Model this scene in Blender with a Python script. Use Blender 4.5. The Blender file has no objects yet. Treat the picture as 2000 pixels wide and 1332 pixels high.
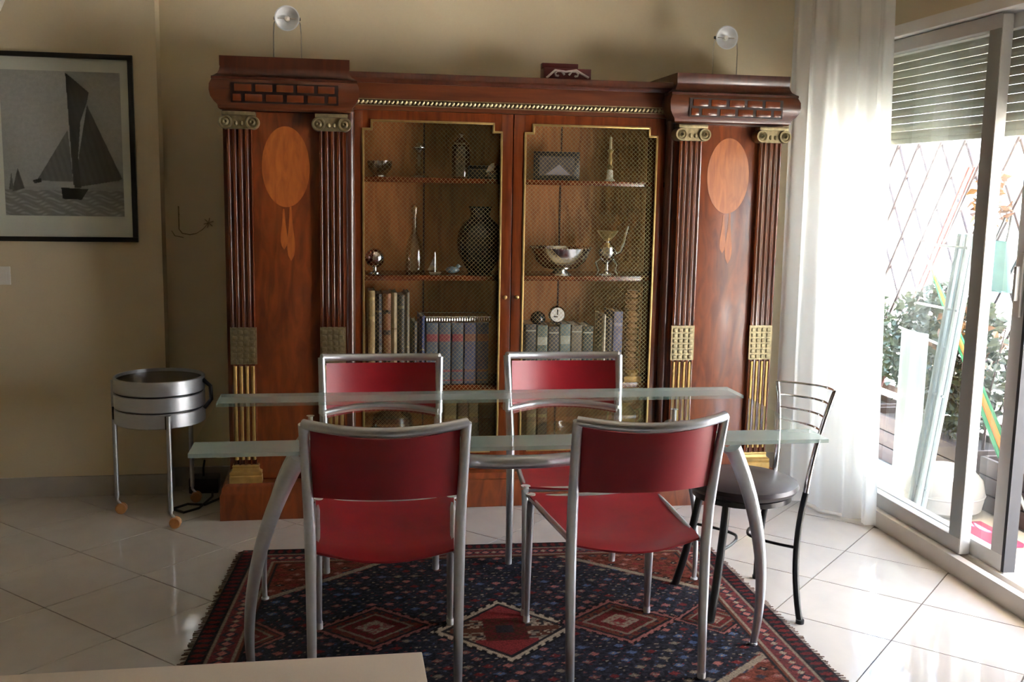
import bpy, bmesh, math, random
import numpy as np
from mathutils import Vector, Matrix
random.seed(7)
RNG = np.random.default_rng(11)
sc = bpy.context.scene
C = sc.collection
PI = math.pi

# ------------------------------------------------------------------ camera
def look_matrix(loc, yaw, pitch, roll):
    y, p, r = map(math.radians, (yaw, pitch, roll))
    fw = Vector((math.sin(y)*math.cos(p), math.cos(y)*math.cos(p), math.sin(p)))
    rt = Vector((math.cos(y), -math.sin(y), 0)); up = rt.cross(fw)
    rt2 = math.cos(r)*rt + math.sin(r)*up; up2 = -math.sin(r)*rt + math.cos(r)*up
    m = Matrix((rt2, up2, -fw)).transposed().to_4x4(); m.translation = Vector(loc)
    return m
cd = bpy.data.cameras.new('camera'); cam = bpy.data.objects.new('camera', cd); C.objects.link(cam)
cam.matrix_world = look_matrix((-0.7981, -4.6848, 1.5), 9.6227, -8.3321, 1.0339)
cd.sensor_width = 36.0; cd.lens = 2026.9/2000*36.0; cd.clip_start = 0.05; cd.clip_end = 200
sc.camera = cam

# ------------------------------------------------------------------ world, sun, exposure
world = bpy.data.worlds.new('sky'); sc.world = world; world.use_nodes = True
wn = world.node_tree; wn.nodes.clear()
sky = wn.nodes.new('ShaderNodeTexSky'); sky.sky_type = 'NISHITA'; sky.sun_disc = False
sky.sun_elevation = math.radians(62); sky.sun_rotation = math.radians(200); sky.dust_density = 3.0; sky.ozone_density = 1.0
bgn = wn.nodes.new('ShaderNodeBackground'); bgn.inputs['Strength'].default_value = 0.9
wo = wn.nodes.new('ShaderNodeOutputWorld')
wn.links.new(sky.outputs[0], bgn.inputs['Color']); wn.links.new(bgn.outputs[0], wo.inputs['Surface'])
sd = bpy.data.lights.new('sun', 'SUN'); sd.energy = 26.0; sd.angle = math.radians(0.6); sd.color = (1.0, 0.975, 0.94)
so = bpy.data.objects.new('sun', sd); C.objects.link(so)
so.rotation_euler = Vector((0.10, -0.50, -1.0)).to_track_quat('-Z', 'Y').to_euler()
def portal(name, loc, target, sx, sy):
    l = bpy.data.lights.new(name, 'AREA'); l.shape = 'RECTANGLE'; l.size = sx; l.size_y = sy
    l.cycles.is_portal = True
    o = bpy.data.objects.new(name, l); C.objects.link(o); o.location = loc
    o.rotation_euler = (Vector(target)-Vector(loc)).to_track_quat('-Z', 'Y').to_euler()
portal('door_portal', (1.865, -1.015, 0.95), (0, -1.015, 0.95), 2.28, 2.0)
sc.view_settings.view_transform = 'Standard'; sc.view_settings.look = 'None'
sc.view_settings.gamma = 1.0; sc.view_settings.use_curve_mapping = False
sc.view_settings.exposure = 2.6
sc.cycles.use_denoising = True
sc.cycles.max_bounces = 12; sc.cycles.diffuse_bounces = 8; sc.cycles.glossy_bounces = 4
sc.cycles.transparent_max_bounces = 24; sc.cycles.transmission_bounces = 8
sc.cycles.caustics_reflective = False; sc.cycles.caustics_refractive = False
sc.cycles.sample_clamp_indirect = 6.0

# ------------------------------------------------------------------ helpers
class MB:
    """collects shapes; build() links them as ONE mesh object"""
    def __init__(s): s.v = []; s.f = []; s.sm = []
    def add(s, vs, fs, smooth=False, M=None):
        o = len(s.v)
        s.v += [tuple(M @ Vector(p)) if M else tuple(p) for p in vs]
        s.f += [tuple(i+o for i in f) for f in fs]; s.sm += [smooth]*len(fs); return s
    def box(s, x0, x1, y0, y1, z0, z1, bev=0, M=None):
        if x0 > x1: x0, x1 = x1, x0
        if y0 > y1: y0, y1 = y1, y0
        if z0 > z1: z0, z1 = z1, z0
        if not bev:
            vs = [(x0,y0,z0),(x1,y0,z0),(x1,y1,z0),(x0,y1,z0),(x0,y0,z1),(x1,y0,z1),(x1,y1,z1),(x0,y1,z1)]
            return s.add(vs, [(0,3,2,1),(4,5,6,7),(0,1,5,4),(1,2,6,5),(2,3,7,6),(3,0,4,7)], M=M)
        bm = bmesh.new(); bmesh.ops.create_cube(bm, size=1.0)
        for v in bm.verts: v.co = ((x0+x1)/2+v.co.x*(x1-x0), (y0+y1)/2+v.co.y*(y1-y0), (z0+z1)/2+v.co.z*(z1-z0))
        bmesh.ops.bevel(bm, geom=bm.edges[:], offset=bev, segments=2, profile=0.6, affect='EDGES')
        bm.verts.index_update()
        s.add([v.co[:] for v in bm.verts], [tuple(v.index for v in f.verts) for f in bm.faces], M=M); bm.free(); return s
    def tube(s, pts, r, seg=10, cap=True, closed=False, M=None, flat=None):
        P = [Vector(p) for p in pts]; n = len(P); R = r if isinstance(r, (list, tuple)) else [r]*n
        T = []
        for i in range(n):
            a = P[(i-1) % n] if closed or i > 0 else P[i]; b = P[(i+1) % n] if closed or i < n-1 else P[i]
            T.append((b-a).normalized())
        ref = Vector((0,0,1)) if abs(T[0].z) < 0.9 else Vector((1,0,0))
        N = (ref - T[0]*ref.dot(T[0])).normalized(); vs = []; fs = []
        for i in range(n):
            N = (N - T[i]*N.dot(T[i])).normalized(); B = T[i].cross(N)
            for k in range(seg):
                a = 2*PI*(k+0.5)/seg
                vs.append(P[i] + N*math.cos(a)*R[i] + B*math.sin(a)*R[i]*(flat or 1.0))
        m = n if closed else n-1
        for i in range(m):
            j = (i+1) % n
            for k in range(seg):
                l = (k+1) % seg
                fs.append((i*seg+k, i*seg+l, j*seg+l, j*seg+k))
        if cap and not closed:
            fs.append(tuple(range(seg-1, -1, -1))); fs.append(tuple((n-1)*seg+k for k in range(seg)))
        return s.add(vs, fs, seg > 5, M)
    def lathe(s, prof, c=(0,0,0), seg=24, M=None, ax='z', sx=1.0, sy=1.0):
        vs = []; fs = []; n = len(prof)
        for r, z in prof:
            for k in range(seg):
                a = 2*PI*k/seg; x = r*math.cos(a)*sx; y = r*math.sin(a)*sy
                if ax == 'z': p = (c[0]+x, c[1]+y, c[2]+z)
                elif ax == 'y': p = (c[0]+x, c[1]-z, c[2]+y)
                else: p = (c[0]+z, c[1]+x, c[2]+y)
                vs.append(p)
        for i in range(n-1):
            for k in range(seg):
                l = (k+1) % seg; fs.append((i*seg+k, i*seg+l, (i+1)*seg+l, (i+1)*seg+k))
        if prof[0][0] > 1e-6: fs.append(tuple(range(seg-1, -1, -1)))
        if prof[-1][0] > 1e-6: fs.append(tuple((n-1)*seg+k for k in range(seg)))
        return s.add(vs, fs, True, M)
    def prism(s, poly, a0, a1, ax='z', smooth=False, M=None):
        """poly in the two other axes (x,y / x,z / y,z), extruded along ax"""
        n = len(poly); vs = []
        for a in (a0, a1):
            for p in poly:
                vs.append((p[0],p[1],a) if ax == 'z' else (p[0],a,p[1]) if ax == 'y' else (a,p[0],p[1]))
        fs = [(i, (i+1) % n, n+(i+1) % n, n+i) for i in range(n)]
        o = len(s.v); s.add(vs, fs, smooth, M)
        s.f += [tuple(o+i for i in range(n-1, -1, -1)), tuple(o+n+i for i in range(n))]; s.sm += [False, False]
        return s
    def sweep(s, path, prof):
        """mitred moulding: path plan points (x,y), outward is to the right of travel; prof (offset, z)"""
        n = len(path); m = len(prof); vs = []
        for i in range(n):
            p = Vector(path[i])
            d0 = (p - Vector(path[i-1])).normalized() if i else None
            d1 = (Vector(path[i+1]) - p).normalized() if i < n-1 else None
            nn = [Vector((d.y, -d.x)) for d in (d0, d1) if d]
            q = nn[0] if len(nn) == 1 else (nn[0]+nn[1])/(1+nn[0].dot(nn[1]))
            for o, z in prof: vs.append((p.x+q.x*o, p.y+q.y*o, z))
        fs = [(i*m+k, (i+1)*m+k, (i+1)*m+k+1, i*m+k+1) for i in range(n-1) for k in range(m-1)]
        s.add(vs, fs); o = len(s.v)-n*m
        s.f += [tuple(o+i for i in range(m)), tuple(o+(n-1)*m+i for i in range(m-1, -1, -1))]; s.sm += [False, False]
        return s
    def grid(s, nu, nv, fn, smooth=True, wrap=False):
        vs = [fn(i/(nu-1) if not wrap else i/nu, j/(nv-1)) for i in range(nu) for j in range(nv)]
        fs = [(i*nv+j, ((i+1) % nu)*nv+j, ((i+1) % nu)*nv+j+1, i*nv+j+1) for i in range(nu if wrap else nu-1) for j in range(nv-1)]
        return s.add(vs, fs, smooth)
    def slab(s, nu, nv, fn, t):
        """closed sheet of thickness t around fn(u,v)->(pos, normal)"""
        a = []; b = []
        for i in range(nu):
            for j in range(nv):
                p, n = fn(i/(nu-1), j/(nv-1)); p = Vector(p); n = Vector(n).normalized()
                a.append(p+n*t/2); b.append(p-n*t/2)
        k = nu*nv; fs = []
        for i in range(nu-1):
            for j in range(nv-1):
                q = (i*nv+j, (i+1)*nv+j, (i+1)*nv+j+1, i*nv+j+1); fs.append(q); fs.append(tuple(k+x for x in q[::-1]))
        rim = [i*nv for i in range(nu)] + [(nu-1)*nv+j for j in range(1, nv)] + [i*nv+nv-1 for i in range(nu-2, -1, -1)] + [j for j in range(nv-2, 0, -1)]
        for i in range(len(rim)):
            x, y = rim[i], rim[(i+1) % len(rim)]; fs.append((x, k+x, k+y, y))
        return s.add(a+b, fs, True)
    def mesh(s, name, m):
        me = bpy.data.meshes.new(name); me.from_pydata(s.v, [], s.f)
        me.polygons.foreach_set('use_smooth', s.sm)
        bm = bmesh.new(); bm.from_mesh(me); bmesh.ops.recalc_face_normals(bm, faces=bm.faces[:]); bm.to_mesh(me); bm.free()
        if m: me.materials.append(m)
        try: me.set_sharp_from_angle(angle=math.radians(38))
        except Exception: pass
        return me
    def build(s, name, m, parent=None, **kw):
        o = bpy.data.objects.new(name, s.mesh(name, m)); C.objects.link(o); o.parent = parent
        for k, v in kw.items(): o[k] = v
        return o
def inst(o, parent, loc=(0,0,0), name=None):
    c = o.copy(); C.objects.link(c); c.parent = parent; c.location = loc; return c
def tag(o, label, cat, group=None):
    o['label'] = label; o['category'] = cat
    if group: o['group'] = group
    return o
def thing(name, label, cat, loc=(0,0,0), rz=0, group=None):
    o = bpy.data.objects.new(name, None); C.objects.link(o); o.empty_display_size = 0.05
    o.location = loc; o.rotation_euler = (0,0,rz); return tag(o, label, cat, group)
def struct(o): o['kind'] = 'structure'; return o
def copy_tree(root, loc, rz, label=None):
    r = root.copy(); C.objects.link(r); r.location = loc; r.rotation_euler = (0,0,rz)
    if label: r['label'] = label
    def rec(src, dst):
        for ch in list(src.children):
            c = ch.copy(); C.objects.link(c); c.parent = dst; rec(ch, c)
    rec(root, r); return r
def lin(c):
    return tuple((x/12.92 if x <= 0.04045 else ((x+0.055)/1.055)**2.4) for x in c)
def rgb(r, g, b): return lin((r/255, g/255, b/255))

# ------------------------------------------------------------------ materials
def new_mat(name):
    m = bpy.data.materials.new(name); m.use_nodes = True; nt = m.node_tree; nt.nodes.clear()
    out = nt.nodes.new('ShaderNodeOutputMaterial'); return m, nt, out
def N(nt, t, **kw):
    n = nt.nodes.new(t)
    for k, v in kw.items(): setattr(n, k, v)
    return n
def pmat(name, col, rough=0.5, metal=0.0, var=0.0, scale=20.0, col2=None, stretch=(1,1,1), bump=0.0, bscale=None, coat=0.0, spec=0.5, sheen=0.0, detail=4.0, wave=False):
    m, nt, out = new_mat(name); b = N(nt, 'ShaderNodeBsdfPrincipled'); nt.links.new(b.outputs[0], out.inputs[0])
    b.inputs['Roughness'].default_value = rough; b.inputs['Metallic'].default_value = metal
    b.inputs['Coat Weight'].default_value = coat; b.inputs['Coat Roughness'].default_value = 0.12
    b.inputs['Specular IOR Level'].default_value = spec; b.inputs['Sheen Weight'].default_value = sheen
    tc = N(nt, 'ShaderNodeTexCoord'); mp = N(nt, 'ShaderNodeMapping'); mp.inputs['Scale'].default_value = stretch
    nt.links.new(tc.outputs['Object'], mp.inputs['Vector'])
    c2 = col2 or tuple(x*(1-var) for x in col)
    no = N(nt, 'ShaderNodeTexNoise'); no.inputs['Scale'].default_value = scale; no.inputs['Detail'].default_value = detail
    if wave: no.inputs['Distortion'].default_value = 1.2
    nt.links.new(mp.outputs[0], no.inputs['Vector'])
    rp = N(nt, 'ShaderNodeValToRGB'); rp.color_ramp.elements[0].position = 0.3; rp.color_ramp.elements[1].position = 0.7
    rp.color_ramp.elements[0].color = (*c2, 1); rp.color_ramp.elements[1].color = (*col, 1)
    nt.links.new(no.outputs['Fac'], rp.inputs[0]); nt.links.new(rp.outputs[0], b.inputs['Base Color'])
    if bump:
        n2 = N(nt, 'ShaderNodeTexNoise'); n2.inputs['Scale'].default_value = bscale or scale*3
        nt.links.new(mp.outputs[0], n2.inputs['Vector'])
        bp = N(nt, 'ShaderNodeBump'); bp.inputs['Strength'].default_value = bump; bp.inputs['Distance'].default_value = 0.004
        nt.links.new(n2.outputs['Fac'], bp.inputs['Height']); nt.links.new(bp.outputs[0], b.inputs['Normal'])
    return m
def clear_glass(name, tint=(0.95,0.98,0.97), ior=1.5, rough=0.0, boost=1.0):
    m, nt, out = new_mat(name)
    tr = N(nt, 'ShaderNodeBsdfTransparent'); tr.inputs[0].default_value = (*tint, 1)
    gl = N(nt, 'ShaderNodeBsdfGlossy'); gl.inputs['Roughness'].default_value = rough; gl.inputs[0].default_value = (1,1,1,1)
    fr = N(nt, 'ShaderNodeFresnel'); fr.inputs['IOR'].default_value = ior
    ml = N(nt, 'ShaderNodeMath', operation='MULTIPLY'); ml.inputs[1].default_value = boost
    ge = N(nt, 'ShaderNodeNewGeometry'); inv = N(nt, 'ShaderNodeMath', operation='SUBTRACT'); inv.inputs[0].default_value = 1.0
    nt.links.new(ge.outputs['Backfacing'], inv.inputs[1]); m2 = N(nt, 'ShaderNodeMath', operation='MULTIPLY')   # reflect on the outer face only
    nt.links.new(ml.outputs[0], m2.inputs[0]); nt.links.new(inv.outputs[0], m2.inputs[1])
    mx = N(nt, 'ShaderNodeMixShader'); nt.links.new(fr.outputs[0], ml.inputs[0]); nt.links.new(m2.outputs[0], mx.inputs[0])
    nt.links.new(tr.outputs[0], mx.inputs[1]); nt.links.new(gl.outputs[0], mx.inputs[2]); nt.links.new(mx.outputs[0], out.inputs[0])
    return m
def veil(name, col, clear=0.3, trans=0.5, gloss=0.0):
    """thin scattering sheet: frosted glass, sheer cloth"""
    m, nt, out = new_mat(name)
    df = N(nt, 'ShaderNodeBsdfDiffuse'); df.inputs[0].default_value = (*col, 1)
    tl = N(nt, 'ShaderNodeBsdfTranslucent'); tl.inputs[0].default_value = (*col, 1)
    tr = N(nt, 'ShaderNodeBsdfTransparent')
    m1 = N(nt, 'ShaderNodeMixShader'); m1.inputs[0].default_value = trans
    m2 = N(nt, 'ShaderNodeMixShader'); m2.inputs[0].default_value = clear
    nt.links.new(df.outputs[0], m1.inputs[1]); nt.links.new(tl.outputs[0], m1.inputs[2])
    nt.links.new(m1.outputs[0], m2.inputs[1]); nt.links.new(tr.outputs[0], m2.inputs[2])
    last = m2
    if gloss:
        gl = N(nt, 'ShaderNodeBsdfGlossy'); gl.inputs['Roughness'].default_value = 0.25
        fr = N(nt, 'ShaderNodeFresnel'); fr.inputs['IOR'].default_value = 1.45
        ge = N(nt, 'ShaderNodeNewGeometry'); inv = N(nt, 'ShaderNodeMath', operation='SUBTRACT'); inv.inputs[0].default_value = 1.0
        nt.links.new(ge.outputs['Backfacing'], inv.inputs[1]); mm = N(nt, 'ShaderNodeMath', operation='MULTIPLY')
        nt.links.new(fr.outputs[0], mm.inputs[0]); nt.links.new(inv.outputs[0], mm.inputs[1])
        m3 = N(nt, 'ShaderNodeMixShader'); nt.links.new(mm.outputs[0], m3.inputs[0])
        nt.links.new(m2.outputs[0], m3.inputs[1]); nt.links.new(gl.outputs[0], m3.inputs[2]); last = m3
    nt.links.new(last.outputs[0], out.inputs[0]); return m
def attr_mat(name, rough=0.8, bump=0.0, spec=0.3, noise=0.25, nscale=120):
    m, nt, out = new_mat(name); b = N(nt, 'ShaderNodeBsdfPrincipled'); nt.links.new(b.outputs[0], out.inputs[0])
    b.inputs['Roughness'].default_value = rough; b.inputs['Specular IOR Level'].default_value = spec
    a = N(nt, 'ShaderNodeAttribute', attribute_name='pattern')
    tc = N(nt, 'ShaderNodeTexCoord'); no = N(nt, 'ShaderNodeTexNoise'); no.inputs['Scale'].default_value = nscale
    nt.links.new(tc.outputs['Object'], no.inputs['Vector'])
    mr = N(nt, 'ShaderNodeMapRange'); mr.inputs['From Min'].default_value = 0.3; mr.inputs['From Max'].default_value = 0.7
    mr.inputs['To Min'].default_value = 1-noise; mr.inputs['To Max'].default_value = 1+noise
    nt.links.new(no.outputs['Fac'], mr.inputs['Value'])
    mx = N(nt, 'ShaderNodeMixRGB', blend_type='MULTIPLY'); mx.inputs[0].default_value = 1.0
    nt.links.new(a.outputs['Color'], mx.inputs[1]); nt.links.new(mr.outputs[0], mx.inputs[2]); nt.links.new(mx.outputs[0], b.inputs['Base Color'])
    if bump:
        bp = N(nt, 'ShaderNodeBump'); bp.inputs['Strength'].default_value = bump; bp.inputs['Distance'].default_value = 0.003
        nt.links.new(no.outputs['Fac'], bp.inputs['Height']); nt.links.new(bp.outputs[0], b.inputs['Normal'])
    return m

M = {}
M['wall'] = pmat('wall_paint', (0.67,0.58,0.405), 0.75, var=0.05, scale=3, bump=0.08, bscale=180)
M['ceiling'] = pmat('ceiling_paint', (0.68,0.61,0.49), 0.8, var=0.03, scale=3)
M['tile'] = pmat('floor_tile', (0.56,0.525,0.48), 0.06, var=0.12, scale=3.0, spec=0.5, detail=6, wave=True)
M['grout'] = pmat('grout', (0.12,0.095,0.075), 0.9, var=0.2, scale=60)
M['skirting'] = pmat('skirting_tile', (0.45,0.42,0.38), 0.3, var=0.15, scale=6)
WD = dict(stretch=(9,9,0.8), wave=True)
M['wood'] = pmat('mahogany', (0.165,0.036,0.009), 0.20, col2=(0.085,0.017,0.005), scale=3.5, coat=0.6, **WD)
M['wood_dark'] = pmat('dark_mahogany', (0.080,0.020,0.009), 0.3, col2=(0.045,0.011,0.005), scale=4, coat=0.4, **WD)
M['wood_h'] = pmat('mahogany_crossband', (0.13,0.034,0.011), 0.3, col2=(0.07,0.017,0.006), scale=3.5, coat=0.4, stretch=(0.8,9,9), wave=True)
M['wood_panel'] = pmat('flame_mahogany', (0.25,0.056,0.011), 0.36, col2=(0.105,0.020,0.005), scale=3.4, coat=0.2, stretch=(6,6,1.4), wave=True)
M['fret_dark'] = pmat('ebonised_groove', (0.022,0.008,0.005), 0.45, var=0.3, scale=20)
M['polish'] = pmat('polished_mahogany', (0.165,0.042,0.014), 0.16, col2=(0.10,0.024,0.008), scale=3.5, coat=1.0, **WD)
M['satin'] = pmat('satin_reflector', (0.78,0.80,0.83), 0.3, metal=0.35, var=0.05)
M['inlay'] = pmat('satinwood_inlay', (0.44,0.125,0.024), 0.36, col2=(0.29,0.072,0.015), scale=5, coat=0.2, stretch=(8,8,1.5), wave=True)
M['inner'] = pmat('pale_cabinet_lining', (0.50,0.19,0.045), 0.5, col2=(0.31,0.10,0.022), scale=4, stretch=(7,7,1.2), wave=True)
M['gold'] = pmat('gilt_brass', (0.50,0.34,0.13), 0.38, metal=0.9, var=0.25, scale=40)
M['gilt'] = pmat('gilt_paint', (0.55,0.34,0.11), 0.42, metal=0.6, var=0.3, scale=30)
M['bronze'] = pmat('patinated_bronze', (0.36,0.29,0.16), 0.45, metal=0.7, var=0.45, scale=60)
M['mesh'] = pmat('brass_wire', (0.50,0.38,0.18), 0.35, metal=0.8, var=0.2, scale=80)
M['alu'] = pmat('silver_lacquer', (0.64,0.67,0.71), 0.30, metal=0.8, var=0.06, scale=50)
M['alu_b'] = pmat('brushed_aluminium', (0.55,0.57,0.60), 0.33, metal=0.9, var=0.1, scale=30, stretch=(1,1,25))
M['chrome'] = pmat('chrome', (0.80,0.80,0.82), 0.10, metal=1.0, var=0.04, scale=30)
M['silver'] = pmat('silver_plate', (0.78,0.78,0.76), 0.18, metal=1.0, var=0.2, scale=60)
M['red'] = pmat('red_saddle_leather', (0.34,0.009,0.020), 0.40, var=0.15, scale=14, bump=0.05, bscale=250, spec=0.5)
M['black'] = pmat('black_lacquer', (0.012,0.011,0.012), 0.32, var=0.3, scale=20)
M['vinyl'] = pmat('dark_brown_vinyl', (0.030,0.020,0.022), 0.36, var=0.2, scale=30, bump=0.05, bscale=300)
M['rubber'] = pmat('rubber_black', (0.02,0.02,0.02), 0.7, var=0.2)
M['glide'] = pmat('pale_plastic_glide', (0.72,0.72,0.72), 0.4, var=0.05)
M['amber'] = pmat('amber_castor_plastic', (0.45,0.20,0.06), 0.35, var=0.3, scale=40)
M['clear'] = clear_glass('clear_table_glass', (0.90,0.96,0.93), boost=1.3)
M['pane'] = clear_glass('window_glass', (0.97,0.985,0.98))
M['crystal'] = clear_glass('crystal', (0.82,0.86,0.84), ior=1.7, boost=2.0)
M['frost'] = veil('frosted_glass', (0.52,0.66,0.61), clear=0.52, trans=0.35, gloss=1)
M['sheer'] = veil('sheer_curtain', (0.88,0.88,0.87), clear=0.16, trans=0.50)
M['white'] = pmat('white_aluminium', (0.72,0.71,0.68), 0.4, var=0.04, scale=10)
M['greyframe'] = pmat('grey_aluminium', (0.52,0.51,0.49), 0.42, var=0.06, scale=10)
M['shadeframe'] = pmat('shaded_grey_aluminium', (0.27,0.28,0.265), 0.45, var=0.06, scale=10)  # frame grey darkened to put shade on the stile's room side
M['sill'] = pmat('pale_sill', (0.64,0.60,0.55), 0.5, var=0.06, scale=8)
M['seal'] = pmat('rubber_seal', (0.015,0.015,0.018), 0.6, var=0.2)
M['slat'] = pmat('shutter_slat', (0.48,0.47,0.38), 0.5, var=0.08, scale=8)
M['cream'] = pmat('cream_laminate', (0.66,0.57,0.46), 0.4, var=0.04, scale=6)
M['mat_board'] = pmat('picture_mount', (0.72,0.71,0.63), 0.8, var=0.03)
M['frame_black'] = pmat('black_frame', (0.012,0.010,0.009), 0.3, var=0.2)
M['plastic_w'] = pmat('white_plastic', (0.74,0.71,0.64), 0.35, var=0.03)
M['rug'] = attr_mat('rug_pile', 0.95, bump=0.5, spec=0.1, noise=0.35, nscale=170)
M['fringe'] = pmat('rug_fringe', (0.22,0.13,0.10), 0.9, var=0.5, scale=90)
M['print'] = attr_mat('photo_print', 0.6, noise=0.06, nscale=60)

# ------------------------------------------------------------------ room shell
RX = 1.64; YB = 0.55; XL = -5.6; YF = -8.2; ZC = 2.72
def clip(poly, ax, val, keep):
    out = []
    for i in range(len(poly)):
        a, b = poly[i], poly[(i+1) % len(poly)]
        ia, ib = (a[ax]-val)*keep >= 0, (b[ax]-val)*keep >= 0
        if ia: out.append(a)
        if ia != ib:
            t = (val-a[ax])/(b[ax]-a[ax]); out.append(tuple(a[k]+(b[k]-a[k])*t for k in range(2)))
    return out
floor = struct(MB().box(XL-0.12, RX+0.12, YF-0.12, YB+0.12, -0.12, -0.003).build('floor', M['grout']))
GR = 0.0025; rt = math.sqrt(2)
tw, th = 0.5625/rt, 0.5875/rt
full = MB().box(-tw/2+GR, tw/2-GR, -th/2+GR, th/2-GR, -0.003, 0.0).mesh('tile', M['tile'])
full.transform(Matrix.Rotation(PI/4, 4, 'Z'))
far = MB()
for i in range(-26, 6):
    for j in range(-18, 14):
        s = 0.025+0.5625*(i+0.5); d = 0.2875+0.5875*(j+0.5)      # s = x+y, d = y-x
        def pt(a, b): return ((a-b)/2, (a+b)/2)
        hs, hd = 0.5625/2-GR*rt, 0.5875/2-GR*rt
        poly = [pt(s-hs, d-hd), pt(s+hs, d-hd), pt(s+hs, d+hd), pt(s-hs, d+hd)]
        cen = pt(s, d); q = poly
        for ax, val, k in ((0, XL, 1), (0, RX-0.012, -1), (1, YF, 1), (1, YB, -1)): q = clip(q, ax, val, k) if q else q
        if len(q) < 3: continue
        if cen[1] < -4.6 or cen[0] < -3.3:
            far.prism(q, -0.003, 0.0); continue
        if len(q) == 4 and all(math.dist(a, b) < 1e-6 for a, b in zip(q, poly)):
            o = bpy.data.objects.new('tile', full)
        else:
            area = abs(sum(q[k][0]*q[(k+1) % len(q)][1]-q[(k+1) % len(q)][0]*q[k][1] for k in range(len(q))))/2
            if area < 0.002: continue
            o = bpy.data.objects.new('tile', MB().prism([(p[0]-cen[0], p[1]-cen[1]) for p in q], -0.003, 0.0).mesh('tile', M['tile']))
        C.objects.link(o); o.parent = floor; o.location = (cen[0], cen[1], 0)
far.build('tile_field', M['tile'], floor, kind='stuff')
struct(MB().box(XL-0.12, RX+0.12, YF-0.12, YB+0.12, ZC, ZC+0.15).build('ceiling', M['ceiling']))
struct(MB().box(XL-0.12, RX+0.12, YB, YB+0.12, 0, ZC).build('wall_back', M['wall']))
struct(MB().box(XL, -1.614, 0.43, YB, 0, ZC).build('wall_pier', M['wall']))
struct(MB().box(XL-0.12, XL, YF-0.12, YB+0.12, 0, ZC).build('wall_left', M['wall']))
struct(MB().box(XL, RX, YF-0.12, YF, 0, ZC).build('wall_front', M['wall']))
DY0, DY1, DZ = 0.12, -2.15, 2.24
wr = MB().box(RX, RX+0.22, DY0, YB+0.12, 0, ZC).box(RX, RX+0.22, YF-0.12, DY1, 0, ZC).box(RX, RX+0.22, DY1, DY0, DZ, ZC)
struct(wr.build('wall_right', M['wall']))
sk = struct(MB().box(XL, -1.614, 0.418, 0.43, 0, 0.098).build('baseboard_left', M['skirting']))
struct(MB().box(-1.614, RX, YB-0.012, YB, 0, 0.098).box(-1.614, -1.602, 0.43, YB-0.012, 0, 0.098).build('baseboard_back', M['skirting']))

# ------------------------------------------------------------------ sliding door with shutter
dr = bpy.data.objects.new('door_1', None); C.objects.link(dr); struct(dr); dr.location = (RX, 0, 0)
dr['label'] = 'aluminium sliding glass door to the sunny terrace'
MB().box(-0.015, 0.12, DY1, DY0, 0.0, 0.055).box(-0.015, 0.02, DY1, DY0, 0.055, 0.075).box(0.055, 0.075, DY1, DY0, 0.055, 0.075).build('sill', M['sill'], dr)
MB().box(-0.015, 0.12, DY1, DY0, 2.19, DZ, 0.004).build('head', M['white'], dr)
MB().box(-0.015, 0.12, DY0-0.05, DY0, 0.055, 2.19, 0.003).build('jamb', M['white'], dr)
MB().box(-0.015, 0.12, DY1, DY1+0.05, 0.055, 2.19, 0.003).build('jamb', M['white'], dr)
def sash(x0, x1, ya, yb, mat, mat2):
    st = 0.075
    f = MB().box(x0, x1, yb, ya, 0.075, 0.14, 0.003).box(x0, x1, yb, ya, 2.13, 2.185, 0.003).box(x0, x1, ya-st, ya, 0.14, 2.13, 0.003)
    o = f.build('sash', mat, dr)
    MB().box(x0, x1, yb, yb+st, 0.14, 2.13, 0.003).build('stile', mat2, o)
    MB().box((x0+x1)/2-0.003, (x0+x1)/2+0.003, yb+st, ya-st, 0.14, 2.13).build('pane', M['pane'], o)
    return o
s1 = sash(0.018, 0.062, DY0-0.05, -1.030, M['greyframe'], M['shadeframe'])
MB().box(0.019, 0.062, -1.036, -1.0302, 0.08, 2.18, 0.001).build('lit_edge_strip', M['white'], s1)  # white strip paints the daylight falling on the stile's edge face
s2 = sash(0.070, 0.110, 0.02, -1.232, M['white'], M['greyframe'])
MB().box(0.066, 0.114, -1.250, -1.233, 0.08, 2.18).build('seal', M['seal'], s2)
MB().box(0.056, 0.0695, -1.218, -1.178, 1.06, 1.30, 0.005).box(0.040, 0.058, -1.207, -1.189, 1.12, 1.25, 0.006).build('handle', M['greyframe'], s2)
rs = thing('roller_shutter', 'half lowered grey-beige roller shutter behind the sliding glass door', 'shutter', (RX+0.165, 0, 1.75))
sl = []
for k in range(14):
    zc = 0.030+0.035*k
    prof = [(-0.006, zc-0.0165), (0.004, zc-0.0165), (0.008, zc-0.006), (0.008, zc+0.006), (0.004, zc+0.0165), (-0.006, zc+0.0165), (-0.010, zc+0.006), (-0.010, zc-0.006)]
    if not sl:
        o = MB().prism([(a, z-zc) for a, z in prof], DY1+0.03, DY0-0.03, 'y').build('slat', M['slat'], rs); o.location = (0,0,zc); sl.append(o)
    else: inst(sl[0], rs, (0,0,zc))
MB().box(-0.014, 0.012, DY1+0.03, DY0-0.03, -0.012, 0.012, 0.003).build('bottom_rail', M['slat'], rs)
for y in (DY0-0.02, DY1+0.02): MB().box(-0.02, 0.02, y-0.014, y+0.014, -1.70, 0.49).build('guide_channel', M['white'], rs)

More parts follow.
